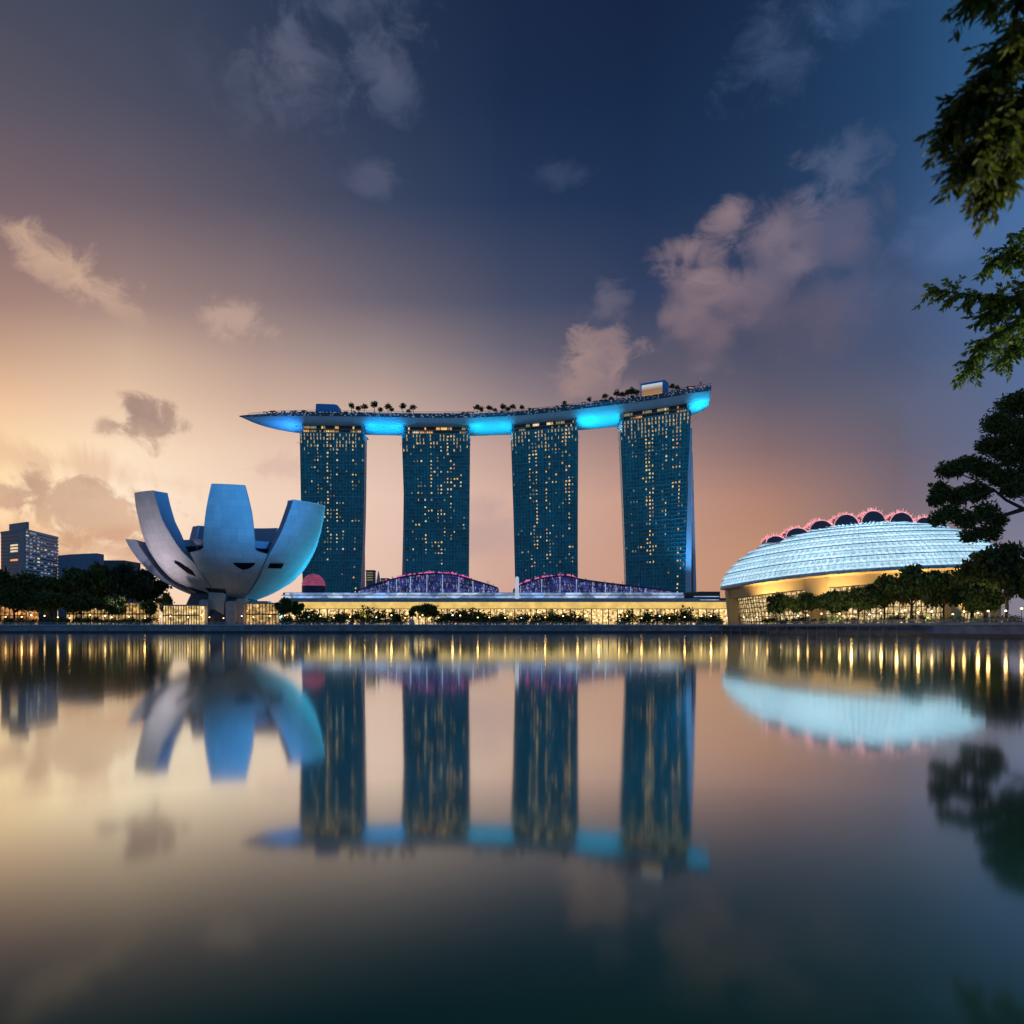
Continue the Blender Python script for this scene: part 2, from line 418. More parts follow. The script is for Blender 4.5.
# quay wall along the shore
m_quay = mat('quay_stone', (0.33,0.36,0.44), 0.75, var=0.35, vscale=0.25, bump=0.3, bscale=0.8)
m_quay_dark = mat('quay_wet_stone', (0.05,0.06,0.08), 0.5, var=0.4, vscale=0.3)
m_rail = mat('railing_steel', (0.32,0.35,0.42), 0.4, 0.5)
def offset_poly(pl, off):
    out = []
    for k, p in enumerate(pl):
        a = Vector(pl[max(0, k-1)]); b = Vector(pl[min(len(pl)-1, k+1)])
        d = (b-a).normalized(); nrm = Vector((d.y, -d.x))
        out.append(Vector(p)+nrm*off)
    return out
def strip_wall(mb, pl, o0, o1, z0, z1):
    A = offset_poly(pl, o0); B = offset_poly(pl, o1)
    for k in range(len(pl)-1):
        mb.hexa([(B[k].x,B[k].y,z0),(B[k+1].x,B[k+1].y,z0),(A[k+1].x,A[k+1].y,z0),(A[k].x,A[k].y,z0),
                 (B[k].x,B[k].y,z1),(B[k+1].x,B[k+1].y,z1),(A[k+1].x,A[k+1].y,z1),(A[k].x,A[k].y,z1)])
    return mb
qshore = [(-900,400)]+[(x,400) for x in range(-600,50,60)]+SHORE[1:]
quay = thing('quay_wall', 'long blue grey stone quay wall running along the far waterline', 'quay wall', (0,400,0))
strip_wall(MB(), qshore, -0.6, 0.5, -1.0, 1.0).build('footing', m_quay_dark, quay)
strip_wall(MB(), qshore, -0.5, 0.0, 1.0, 3.5).build('wall_face', m_quay, quay)
strip_wall(MB(), qshore, -0.8, 0.6, 3.5, 4.35).build('coping', mat('quay_coping', (0.50,0.51,0.55), 0.7, var=0.25, vscale=0.3), quay)
rl = thing('promenade_railing', 'thin grey steel railing on the edge of the waterfront promenade', 'railing', (0,400,4.35))
rp = MB(); rb = MB()
rail_line = [p for p in qshore if p[1] > 200 and p[0] > -420]
rl_off = offset_poly(rail_line, -0.3)
acc = 0
posts = []
for a, b in zip(rl_off, rl_off[1:]):
    n = max(1, int((b-a).length/3.0))
    posts += [a+(b-a)*q/n for q in range(n)]
    for z in (5.45, 5.1, 4.75): rb.bar((a.x,a.y,z), (b.x,b.y,z), 0.1)
posts.sort(key=lambda p: p.length)
for k, p in enumerate(posts):
    w_ = MB() if k < 98 else rp
    w_.box(p.x-0.06, p.x+0.06, p.y-0.06, p.y+0.06, 4.35, 5.45)
    if k < 98: w_.build('baluster', m_rail, rl)
rp.build('baluster', m_rail, rl)['kind'] = 'stuff'; rb.build('handrail', m_rail, rl)
# boardwalk on white piles, right shore
m_deck = mat('boardwalk_timber', (0.20,0.18,0.17), 0.7, var=0.3)
m_pile = mat('pile_concrete', (0.42,0.43,0.45), 0.7, var=0.25)
bw = thing('boardwalk', 'low timber boardwalk standing on pale piles in front of the domed theatre', 'boardwalk', (122,300,0))
bl = [(102,398),(111,366),(121,322),(125.5,285),(129,254)]
strip_wall(MB(), bl, -1.0, 2.6, 3.1, 3.7).build('deck', m_deck, bw)
pl_off = offset_poly(bl, 2.2)
for a, b in zip(pl_off, pl_off[1:]):
    n = max(1, int((b-a).length/7))
    for q in range(n):
        p = a+(b-a)*q/n
        MB().tube([(p.x,p.y,-1.5),(p.x,p.y,3.1)], 0.22, 8).build('pile', m_pile, bw)

# =================================================================== TOWERS AND SKY DECK
m_glass = mat_glass('tower_glass', (0.004,0.36,0.45))
m_glass2 = mat_glass('tower_glass_dark', (0.004,0.05,0.075))
m_ledge = mat('tower_ledge', (0.08,0.42,0.50), 0.5, var=0.3)
m_ledge_d = mat('tower_mullion', (0.012,0.10,0.14), 0.5, var=0.3)
m_white = mat('white_cladding', (0.62,0.66,0.72), 0.45, var=0.08)
m_bluefin = mat('pale_blue_cladding', (0.55,0.73,0.90), 0.4, var=0.08, vscale=0.1)
m_win = [mat('lit_room_gold', (0.1,0.08,0.05), 0.3, emit=(1.0,0.62,0.20), estr=0.95, var=0.35, vscale=0.4),
         mat('lit_room_amber', (0.1,0.08,0.05), 0.3, emit=(1.0,0.42,0.11), estr=0.85, var=0.35, vscale=0.4),
         mat('lit_room_cream', (0.1,0.08,0.05), 0.3, emit=(1.0,0.80,0.48), estr=0.8, var=0.35, vscale=0.4),
         mat('lit_room_dim', (0.1,0.08,0.05), 0.3, emit=(0.75,0.62,0.33), estr=0.3, var=0.4, vscale=0.4)]
DTAB = [(240,800),(300,802),(360,805),(420,809),(480,808),(520,800),(560,785),(600,768),(650,746),(700,718),(712,710)]
def hull_d(px): return smooth_interp(DTAB, px)
ROOF = 203.0
def make_tower(idx, label, top, mid, bot, backbase, cols, seed, crown_density):
    rnd = random.Random(seed)
    ltab = [(0, bot[0]), (0.42, mid[0]), (1, top[0])]; rtab = [(0, bot[1]), (0.42, mid[1]), (1, top[1])]
    dl, dr = hull_d(top[0])-2, hull_d(top[1])-2
    zb, zt = GZ, 197.0
    def face(u, v, out=0.0):                     # u across, v up; the facade sweeps out a little at the foot
        pl_, pr_ = smooth_interp(ltab, v), smooth_interp(rtab, v)
        d0 = dl-out-8*(1-v)**2; d1 = dr-out-8*(1-v)**2
        a = Vector((PX(pl_, d0), d0, 0)); b = Vector((PX(pr_, d1), d1, 0))
        p = a+(b-a)*u; p.z = zb+(zt-zb)*v
        return p
    c0 = face(0.5, 0)
    T = thing('hotel_tower', label, 'tower', (c0.x, c0.y, GZ))
    NF, NC = 54, 20
    MB().grid(lambda u, v: face(u, v), NC, NF, uvfn=lambda u, v: (u*NC+idx*50, v*NF)).build('curtain_wall', m_glass, T)
    dep = Vector((0, 1, 0))
    # solid body of the front slab behind the glass
    body = MB()
    body.grid(lambda u, v: face(0.004, v)+dep*(14*u+0.05), 1, 24); body.grid(lambda u, v: face(0.996, v)+dep*(14*u+0.05), 1, 24)
    body.grid(lambda u, v: face(u, v)+dep*14, 4, 24)
    body.add([face(0,1), face(1,1), face(1,1)+dep*26, face(0,1)+dep*26], [(0,1,2,3)])
    body.build('side_wall', m_white, T)
    # rear slab, splayed at the foot
    def rear(u, v, k):
        pl_ = backbase[0]+(top[0]+2-backbase[0])*math.sin(v*PI/2)**0.8 if v < 1 else top[0]+2
        pr_ = backbase[1]+(top[1]-2-backbase[1])*math.sin(v*PI/2)**0.8 if v < 1 else top[1]-2
        s0 = 14+22*(1-v)**1.6
        d0, d1 = dl+s0, dr+s0
        a = Vector((PX(pl_, d0), d0, 0)); b = Vector((PX(pr_, d1), d1, 0))
        p = a+(b-a)*u+dep*(12*k); p.z = zb+(zt-0.3-zb)*v
        return p
    rs = MB()
    rs.grid(lambda u, v: rear(u, v, 0), 6, 24); rs.grid(lambda u, v: rear(u, v, 1), 6, 24)
    rs.grid(lambda u, v: rear(0, v, u), 1, 24); rs.grid(lambda u, v: rear(1, v, u), 1, 24)
    rs.build('rear_slab', m_white, T)
    # floor edges and mullions
    fl = MB()
    for j in range(0, NF+1):
        v = j/NF
        for q in range(6):
            u0, u1 = q/6, (q+1)/6
            a, b, a2, b2 = face(u0, v), face(u1, v), face(u0, v, 0.55), face(u1, v, 0.55)
            z = Vector((0,0,0.55 if j % 9 else 1.1))
            fl.hexa([a2, b2, b, a, a2+z, b2+z, b+z, a+z])
    fl.build('floor_edge', m_ledge, T)
    mu = MB()
    for i in range(0, NC+1):
        for j in range(0, 12):
            u = i/NC; a, b = face(u, j/12, 0.2), face(u, (j+1)/12, 0.2)
            mu.bar(a, b, 0.22 if i % 5 else 0.5, 0.5)
    mu.build('mullion', m_ledge_d, T)
    # lit rooms
    cells = {}; blk = {}
    for (ci, v0, v1, dens, kind) in cols:
        for j in range(NF):
            v = (j+0.5)/NF
            if v0 <= v <= v1 and rnd.random() < (0.3+0.95*v)*dens*blk.setdefault((ci, j//4), rnd.choice([.25,.7,1,1.2,1.35]))*(0.66 if idx < 3 else 0.8):
                cells[(ci, j)] = kind if rnd.random() < 0.6 else rnd.choice([0, 1, 2, 3, 3])
    for _ in range(22):
        cells.setdefault((rnd.randrange(NC), int(NF*(0.25+0.72*rnd.random()))), 3)
    for _ in range(12):                          # short runs of lit rooms
        ci, j = rnd.randrange(2, NC-3), int(NF*(0.35+0.6*rnd.random()))
        for q in range(rnd.randint(1, 3)): cells.setdefault((ci+q, j), rnd.choice([0, 3, 3]))
    keys = list(cells); keys.sort(key=lambda c: (cells[c] == 3, rnd.random()))
    rest = MB()
    for q, (ci, j) in enumerate(keys):
        u0 = (ci+0.2+0.15*rnd.random())/NC; u1 = u0+rnd.uniform(.24,.52)/NC
        v0 = (j+0.28)/NF; v1 = (j+rnd.uniform(.56,.78))/NF
        w = MB() if q < 95 else rest
        a, b, c, d = [face(*x, 0.12) for x in ((u0,v0),(u1,v0),(u1,v1),(u0,v1))]
        a2, b2, c2, d2 = [p+dep*0.1 for p in (a,b,c,d)]
        w.add([a,b,c,d,a2,b2,c2,d2], [(0,1,2,3),(0,4,5,1),(1,5,6,2),(2,6,7,3),(3,7,4,0)])
        if q < 95: w.build('window', m_win[cells[(ci, j)]], T)
    if rest.f:
        r = rest.build('window', m_win[3], T); r['kind'] = 'stuff'
    # crown: set-back terraces with lit lounges under the hull
    def crown(u, z, out):
        p = face(0.05+0.9*u, 1.0, out); p.z = z; return p
    cw = MB()
    def cb(u0, u1, z0, z1, o0, o1, mb):
        mb.hexa([crown(u0,z0,o1), crown(u1,z0,o1), crown(u1,z0,o0), crown(u0,z0,o0), crown(u0,z1,o1), crown(u1,z1,o1), crown(u1,z1,o0), crown(u0,z1,o0)])
    cb(0, 1, 197.05, 206, -12, -3.0, cw)
    cw.build('crown_core', mat('crown_dark', (0.03,0.035,0.05), 0.5), T)
    tr = MB(); cb(-0.02, 1.02, 197.1, 197.7, -3, 0.3, tr); cb(0.0, 1.0, 201.2, 201.8, -3, -0.6, tr); cb(0.03, 0.97, 205.2, 205.7, -3, -1.2, tr)
    for q in range(30): u = q/29; cb(u-0.004, u+0.004, 197.7, 201.2, -1.4, -1.0, tr)
    tr.build('terrace', mat('terrace_stone', (0.34,0.30,0.26), 0.6), T)
    q = 0
    while q < 26:
        u = q/26; w = rnd.choice([1, 1, 2, 3])/26
        for z0, z1 in ((198.2, 200.6), (202.3, 204.6)):
            if rnd.random() < min(.55, crown_density):
                b_ = MB(); cb(u+0.006, min(0.99, u+w-0.006), z0, z1, -3.0, -2.6, b_); b_.build('lounge_window', m_win[rnd.choice([0, 1, 2, 3, 3, 3])], T)
        q += max(1, int(w*26))
    # balconies of the top storeys glow warm
    mb_glow = mat('balcony_glow', (0.1,0.08,0.06), 0.4, emit=(0.85,0.60,0.30), estr=0.5, var=0.5, vscale=0.3)
    n_ = 0
    for i in range(NC):
        for j in range(NF-5, NF):
            if n_ < 98 and rnd.random() < 0.5-0.1*(NF-1-j)+0.3*crown_density:
                u0, u1 = (i+0.2)/NC, (i+rnd.uniform(.35,.6))/NC; v0, v1 = (j+0.22)/NF, (j+0.95)/NF
                a, b, c, d = [face(*x, 0.14) for x in ((u0,v0),(u1,v0),(u1,v1),(u0,v1))]
                MB().add([a,b,c,d], [(0,1,2,3)]).build('balcony_light', mb_glow, T); n_ += 1
    return T, face, rear
R = random.Random(3)
t1, f1, r1 = make_tower(1, 'glass hotel tower farthest left, standing behind the lotus shaped museum', (300,364.5),(302,362.5),(304,357.5),(305,363.5),
    [(8,.3,1,.85,0),(5,.5,1,.45,3),(9,.35,1,.35,3),(11,.4,1,.7,2),(16,.45,.98,.45,0),(17,.3,.9,.3,3),(3,.5,.8,.35,3),(13,.3,.8,.25,3),(17,.02,.3,.8,1),(18,.02,.28,.6,0)], 11, 0.8)
t2, f2, r2 = make_tower(2, 'glass hotel tower second from left, above the first purple lit arched hall', (402,469.5),(405.5,468.5),(407,468),(400,467),
    [(4,.55,1,.45,0),(6,.3,1,.5,2),(8,.4,1,.55,0),(11,.1,.95,.75,2),(10,.4,.9,.6,3),(13,.6,1,.75,0),(14,.6,1,.8,0),(15,.72,1,.7,1),(17,.5,1,.6,0),(18,.2,.6,.5,0),(12,.2,.6,.4,3),(2,.3,.5,.4,3)], 12, 0.34)
t3, f3, r3 = make_tower(3, 'glass hotel tower third from left, rising behind the white pylon', (511,578),(514.5,577.5),(516,578),(517,578),
    [(5,.3,1,.85,2),(7,.25,1,.92,0),(6,.3,.98,.5,3),(10,.3,.95,.55,0),(11,.3,.9,.5,3),(13,.4,1,.4,3),(15,.7,1,.7,0),(17,.1,1,.65,0),(16,.6,1,.7,1),(18,.05,.4,.6,1),(2,.3,.5,.5,3),(3,.25,.35,.7,0)], 13, 0.4)
t4, f4, r4 = make_tower(4, 'widest and rightmost glass hotel tower, with a pale blue fin down its edge', (620,690.5),(625,686),(628,684.5),(634,694),
    [(7,.3,.95,.75,0),(8,.3,.98,.92,0),(9,.28,.98,.88,0),(12,.45,1,.45,3),(13,.4,.98,.5,2),(15,.55,.98,.5,0),(17,.4,.95,.6,0),(16,.6,.9,.4,1),(18,.02,.45,.9,1),(17,.03,.4,.6,0),(2,.4,.6,.4,3)], 14, 1.3)
# fin of the last tower
fin = MB()
fd = hull_d(691)-3
fo = [P(690.2,428,fd),P(692.3,428,fd),P(691.5,500,fd),P(691.3,560,fd),P(691.3,604,fd),P(684.6,604,fd),P(685.4,560,fd),P(686.6,500,fd)]
fin.slab_xz([(p.x, p.z) for p in fo][::-1], fd, fd+9)
fin.build('edge_fin', m_bluefin, t4)
leg = MB(); ld = fd+26
lo = [P(692.0,452,ld),P(692.6,452,ld),P(694.6,520,ld),P(696.8,604,ld),P(693.6,604,ld),P(692.4,520,ld)]
leg.slab_xz([(p.x, p.z) for p in lo][::-1], ld, ld+10)
leg.build('rear_leg', m_bluefin, t4)

# ---- the sky deck: a long hull resting on the four towers
m_hull = mat('hull_panels', (0.50,0.58,0.66), 0.42, var=0.05, vscale=0.15)
m_rim = mat('hull_rim', (0.05,0.09,0.16), 0.4, var=0.3)
ZD = 219.0
HW = 38.0
hb = P(476, 430, 830)
hull = thing('sky_deck', 'huge boat shaped sky deck with blue lit hull across the four towers', 'sky deck', (hb.x, hb.y, 201))
PXS = [233+ (712-233)*i/118 for i in range(119)]
def hull_frame(px):
    d = hull_d(px); p = Vector((PX(px, d), d, 0))
    d2 = hull_d(px+1); q = Vector((PX(px+1, d2), d2, 0))
    tn = (q-p).normalized(); nr = Vector((-tn.y, tn.x, 0))
    nr = Vector((0, 1, 0))
    return p, nr
def hull_size(px):                               # depth below the rim and half-beam factor
    dep = interp([(233,0.0),(237,1.2),(246,4.2),(258,7.6),(272,10.2),(290,12.2),(310,13.0),(500,13.0),(600,15.6),(692,16.6),(704,14.0),(712,11.5)], px)
    bm_ = interp([(233,0.02),(243,0.22),(260,0.52),(285,0.82),(310,1.0),(690,1.0),(712,0.72)], px)
    rim = interp([(233,0.6),(248,2.2),(290,4.0),(712,4.6)], px)
    return dep, bm_, rim
def hull_pt(px, s, kind):
    p, nr = hull_frame(px); dep, bm_, rim = hull_size(px)
    if kind == 'belly':
        a = PI*s; lat = HW/2-HW/2*bm_*math.cos(a)*1.0
        z = ZD-rim-dep*max(0.0, math.sin(a))**0.75
        return p+nr*lat+Vector((0,0,z))
    lat = HW/2+HW/2*bm_*(2*s-1)
    return p+nr*lat
NI = len(PXS)-1
MB().grid(lambda u, v: hull_pt(PXS[round(u*NI)], v, 'belly'), NI, 24).build('hull', m_hull, hull, smooth=True)
cap = MB()
ring = [hull_pt(712, k/24, 'belly') for k in range(25)]
cap.add([p+Vector((0.02,0,0)) for p in ring], [tuple(range(25))])
cap.build('stern', m_hull, hull)
rim = MB()
for s, sg in ((0, -1), (1, 1)):
    def rf(u, v, s=s, sg=sg):
        px = PXS[round(u*NI)]; _, _, r_ = hull_size(px); q = hull_pt(px, s, 'deck'); _, nr = hull_frame(px)
        o_ = [(0.0, -r_), (0.7, -r_), (0.7, 0.0), (0.0, 0.0)][round(v*3)]
        return q+nr*sg*o_[0]+Vector((0,0,ZD+o_[1]+ (0.01 if o_[1] == 0 else 0)))
    rim.grid(rf, NI, 3)
a0, a1 = hull_pt(712,0,'deck'), hull_pt(712,1,'deck')
rim.hexa([a0+Vector((0,0,ZD-4.6)), a0+Vector((0.6,0,ZD-4.6)), a1+Vector((0.6,0,ZD-4.6)), a1+Vector((0,0,ZD-4.6)), a0+Vector((0,0,ZD)), a0+Vector((0.6,0,ZD)), a1+Vector((0.6,0,ZD)), a1+Vector((0,0,ZD))])
rim.build('rim_band', m_rim, hull)
MB().grid(lambda u, v: hull_pt(PXS[round(u*NI)], v, 'deck')+Vector((0,0,ZD-0.4)), NI, 4).build('deck', mat('deck_boards', (0.12,0.11,0.10), 0.7), hull)
rw = random.Random(8); lights = MB()             # dotted lights in the rim
for k in range(380):
    px = 246+rw.random()*465; q = hull_pt(px, 0, 'deck'); _, nr = hull_frame(px); _, _, r_ = hull_size(px)
    z = ZD-r_*rw.choice([0.15, 0.15, 0.5, 0.85]); w = rw.uniform(0.3, 0.9); hh = rw.uniform(0.3, 0.5)
    c = q-nr*0.76+Vector((0,0,z))
    lights.add([c+Vector((-w,0,-hh)), c+Vector((w,0,-hh)), c+Vector((w,0,hh)), c+Vector((-w,0,hh))], [(0,1,2,3)])
lo_ = lights.build('rim_light', mat('rim_lamps', (0.1,0.1,0.1), 0.4, emit=(0.45,0.62,0.85), estr=0.32, var=0.5, vscale=0.2), hull); lo_['kind'] = 'stuff'
rail = MB()
for k in range(0, 236):
    px = 244+k*2; q = hull_pt(px, 0, 'deck'); q.z = ZD
    rail.box(q.x-0.08, q.x+0.08, q.y-0.5, q.y-0.34, ZD, ZD+1.6)
    q2 = hull_pt(min(712, px+2), 0, 'deck'); rail.bar((q.x, q.y-0.42, ZD+1.6), (q2.x, q2.y-0.42, ZD+1.6), 0.2)
rail.build('railing', m_rim, hull)
# rooftop pavilions
def deck_at(px, s): q = hull_pt(px, s, 'deck'); q.z = ZD-0.4; return q
m_bluebox = mat('blue_cladding', (0.03,0.34,0.85), 0.4, var=0.1)
q0, q1 = deck_at(312, .35), deck_at(336, .35)
pv = thing('rooftop_pavilion', 'plain blue box pavilion with rounded corner on the left of the sky deck', 'pavilion', ((q0.x+q1.x)/2, q0.y, ZD-0.4))
out = [(q0.x, ZD-.4), (q1.x, ZD-.4), (q1.x, ZD+8.8), (q1.x-1, ZD+10.2), (q1.x-4, ZD+11.2), (q0.x+2, ZD+11.8), (q0.x+0.6, ZD+11.2)]
MB().slab_xz(out, q0.y, q0.y+12).build('shell', m_bluebox, pv)
MB().box(q0.x+8, q0.x+9.6, q0.y-.15, q0.y-.01, ZD-.3, ZD+2).build('door', mat('dark_door', (0.02,0.04,0.09), 0.4), pv)
q0, q1 = deck_at(642.5, .3), deck_at(667, .3)
ax = (q1-q0).normalized(); ay = Vector((-ax.y, ax.x, 0))
sc_ = thing('rooftop_screen_pavilion', 'blue framed box with a wide glowing sunset window, right end of the deck', 'pavilion', tuple((q0+q1)/2))
L = (q1-q0).length
def obox(mb, o, x0, x1, y0, y1, z0, z1):
    mb.hexa([o+ax*x+ay*y+Vector((0,0,z)) for z in (z0, z1) for x, y in ((x0,y0),(x1,y0),(x1,y1),(x0,y1))])
fr_ = MB(); obox(fr_, q0, 0, L, 0.6, 10, 0, 15.6); obox(fr_, q0, 0, L, 0, 0.6, 14.0, 15.8); obox(fr_, q0, L-2.2, L, 0, 0.6, 0, 14.0); obox(fr_, q0, 0, 1.0, 0, 0.6, 0, 14.0)
fr_.build('frame', m_bluebox, sc_)
def mat_grad(name, z0, z1, c0, c1, c2, s):
    m = bpy.data.materials.new(name); m.use_nodes = True; h = G(m.node_tree); b = m.node_tree.nodes['Principled BSDF']
    t = h.n('ShaderNodeTexCoord'); sp = h.n('ShaderNodeSeparateXYZ'); h.put(sp.inputs[0], t.outputs['Object'])
    f = h.mr(sp.outputs[2], z0, z1, 0, 1, 'LINEAR')
    c = h.mix(h.mr(f, 0, .5, 0, 1), (*c0,1), (*c1,1)); c = h.mix(h.mr(f, .5, 1, 0, 1), c, (*c2,1))
    h.put(b.inputs['Emission Color'], c); b.inputs['Emission Strength'].default_value = s; b.inputs['Base Color'].default_value = (0.02,0.02,0.02,1)
    return m
sw = MB(); obox(sw, q0, 1.0, L-2.2, 0.3, 0.58, 0.2, 14.0)
sw.build('screen', mat_grad('screen_image', 2, 14, lin((205,150,85)), lin((150,110,80)), lin((190,205,215)), 0.95), sc_)
# low kiosks, loungers' canopies and planters on the deck
m_dark = mat('dark_metal', (0.025,0.03,0.035), 0.5, var=0.4)
kr = random.Random(21)
for k, px in enumerate([262,272,281,292,303,345,430,446,462,470,536,548,556,572,584,596,612,620,630,676,684,692]):
    q = deck_at(px, 0.12); w = kr.uniform(1.2, 3.4); hgt = kr.uniform(1.6, 3.6)
    o = thing('deck_kiosk', 'small dark flat roofed kiosk among the planting on the sky deck', 'kiosk', tuple(q), 'kiosks on the sky deck')
    MB().box(q.x-w, q.x+w, q.y-1.2, q.y+1.2, q.z, q.z+hgt*.72).build('body', m_dark, o)
    MB().box(q.x-w-.5, q.x+w+.5, q.y-1.7, q.y+1.7, q.z+hgt*.72, q.z+hgt*.86).build('roof', mat('kiosk_roof', (0.3,0.28,0.3), 0.5), o)
    MB().box(q.x-w*.6, q.x+w*.6, q.y-1.26, q.y-1.21, q.z+hgt*.3, q.z+hgt*.6).build('window', m_win[k % 4], o)

# ---- leaf helpers
def leaf_quad(mb, p, size, rnd, asp=0.55, dirv=None):
    d = dirv if dirv is not None else Vector((rnd.gauss(0,1), rnd.gauss(0,1), rnd.gauss(0,0.7)))
    d = d.normalized(); r = Vector((rnd.gauss(0,1), rnd.gauss(0,1), rnd.gauss(0,1)))
    x = d.cross(r)
    if x.length < 1e-3: x = d.cross(Vector((0,0,1)))+Vector((0.01,0,0))
    x.normalize(); x *= size*asp/2; d = d*size
    mb.add([p, p+d*0.45+x, p+d, p+d*0.45-x], [(0,1,2,3)])
def clump_leaves(mb, clumps, n, size, rnd, asp=0.6, shell=0.45):
    vol = [c[1]*c[2]*c[3] for c in clumps]; tot = sum(vol)
    for c, v in zip(clumps, vol):
        cc = Vector(c[0])
        for _ in range(int(n*v/tot)):
            d = Vector((rnd.gauss(0,1), rnd.gauss(0,1), rnd.gauss(0,1))).normalized()
            rr = rnd.random()**shell
            rr *= 0.8+0.35*mnoise.noise(d*2.2+cc*0.37)+0.06*rnd.gauss(0,1)
            leaf_quad(mb, cc+Vector((d.x*c[1], d.y*c[2], d.z*c[3]))*rr, size*rnd.uniform(0.6, 1.3), rnd, asp)
m_leaf = mat_leaf('leaf_dark_green', (0.090,0.140,0.045))
m_leaf_bluelit = mat_leaf('leaf_painted_blue_light', (0.055,0.105,0.066))  # bluish light on two left trees, put into the leaf colour
m_leaf_g = mat_leaf('leaf_bright_green', (0.08,0.14,0.03))
m_bark = mat('bark', (0.055,0.042,0.032), 0.9, var=0.4, vscale=2)

# rooftop trees
def deck_tree_mesh(seed, ring=False):
    rnd = random.Random(seed); lf = MB(); tk = MB()
    hgt = 6.0
    tk.tube([(0,0,0),(0.2,0,3),(0.1,0.1,5)], [0.3,0.22,0.12], 6)
    clump_leaves(lf, [((0,0,6.3),2.9,2.6,2.3),((-1.3,0,5.5),1.6,1.6,1.4),((1.5,0,5.8),1.6,1.6,1.5)], 260, 1.1, rnd)
    return lf, tk
protos = []
for k in range(3):
    lf, tk = deck_tree_mesh(50+k)
    protos.append((lf, tk))
deck_px = [(350,1.0,.2),(356,.85,.3),(363,1.05,.2),(373,1.15,.2),(378,.8,.4),(387,1.05,.2),(390,.8,.3),(402,1.0,.2),(407,.75,.3),(412,.95,.2),
           (477,1.0,.2),(481,.85,.3),(489,.95,.2),(495,.7,.3),(503,1.0,.2),(508,.85,.35),(513,.9,.2),(522,.75,.2),(530,.6,.3),(565,.65,.2),(590,.7,.2),
           (606,.8,.2),(613,.7,.35),(618,.9,.2),(624,.85,.3),(629,1.0,.2),(634,1.05,.3),(638,.95,.2),(674,.8,.2),(680,.65,.3)]
first = {}
for k, (px, sc, s) in enumerate(deck_px):
    q = deck_at(px, s); pk = k % 3
    if pk not in first:
        o = thing('rooftop_tree', 'small dark bushy tree growing along the front edge of the sky deck', 'tree', (0,0,0), 'trees along the sky deck')
        protos[pk][0].build('crown', m_leaf, o, local=True); protos[pk][1].build('trunk', m_bark, o, local=True)
        first[pk] = o
    else: o = copy_tree(first[pk])
    sc *= 1.45; o.location = q; o.scale = (sc, sc, sc*kr.uniform(.85,1.1)); o.rotation_euler = (0, 0, kr.uniform(0, 6))
for k in range(44):                              # low planting between the trees
    px = kr.choice([kr.uniform(250,312), kr.uniform(338,480), kr.uniform(470,560), kr.uniform(540,640), kr.uniform(600,640)])
    o = copy_tree(first[k % 3]); q = deck_at(px, kr.uniform(.1,.3)); q.z -= .8; sc = kr.uniform(.45,.85)
    o['label'] = 'low dark shrub planted along the front edge of the sky deck'; o['group'] = 'shrubs along the sky deck'; o['category'] = 'shrub'; o.name = 'deck_shrub'
    o.location = q; o.scale = (sc*kr.uniform(.9,1.6), sc, sc*.75); o.rotation_euler = (0,0,kr.uniform(0,6))
# red lit mast at the stern
q = deck_at(705, .4)
ma = thing('antenna_mast', 'thin lattice mast with red lights on the right tip of the sky deck', 'mast', tuple(q))
MB().tube([q, q+Vector((0,0,11))], [0.5,0.15], 6).build('pole', mat('mast_red', (0.45,0.05,0.09), 0.5), ma)
fr_ = MB()
for x in (-8,-5,-2,1,4,6): fr_.tube([q+Vector((x,0,0)), q+Vector((x,0,3.4+ (x%3)))], 0.22, 5)
fr_.tube([q+Vector((-8,0,3)), q+Vector((6,0,3.6))], 0.22, 5); fr_.tube([q+Vector((-5,0,2)), q+Vector((0,0,8))], 0.18, 5); fr_.tube([q+Vector((4,0,2)), q+Vector((0,0,8))], 0.18, 5)
fr_.build('lattice', MATS['mast_red'], ma)
m_red = mat('red_lamps', (0.2,0.02,0.03), 0.4, emit=(1.0,0.12,0.2), estr=0.9)
for x, z in ((-5,3.3),(-2,3.6),(0,11),(1,4.2),(4,4.4)): MB().ball(q+Vector((x,-.2,z)), 0.45, nu=8, nv=6).build('warning_light', m_red, ma)

# floodlights on brackets at the tower tops wash the hull blue
m_lens = lambda nm, c: mat('flood_lens_'+nm, (0.1,0.1,0.1), 0.3, emit=c, estr=1.5)
def floodlight(loc, aim, energy, col, nm, label, cone=100, bracket=None, size=0.8, blend=1.0):
    loc, aim = Vector(loc), Vector(aim)
    o = thing('floodlight', label, 'floodlight', tuple(loc), 'floodlights washing the buildings')
    d = (aim-loc).normalized()
    MB().tube([loc-d*.55, loc-d*0.1], [0.2,0.36], 8).build('housing', m_dark, o)
    MB().tube([loc-d*0.1, loc-d*0.05], 0.33, 8).build('lens', m_lens(nm, col), o)
    if bracket is not None: MB().tube([bracket, loc-d*0.5], 0.09, 6).build('bracket', m_dark, o)
    lamp('SPOT', loc+d*0.15, energy, col, aim, size, cone, blend, o)
CY, BL, DB = (0.0,0.56,0.95), (0.03,0.34,1.0), (0.02,0.25,1.0)
def hull_flood(f, side, px_aim, energy, col, nm, label, z=186, outx=3.5):
    a = f(1 if side > 0 else 0, 0.945, 0)
    loc = Vector((a.x+side*1.4, a.y-6, z))
    p, nr = hull_frame(px_aim)
    aim = p+nr*6+Vector((0,0,208))
    floodlight(loc, aim, energy, col, nm, label, 105, a+Vector((0,1,0)))
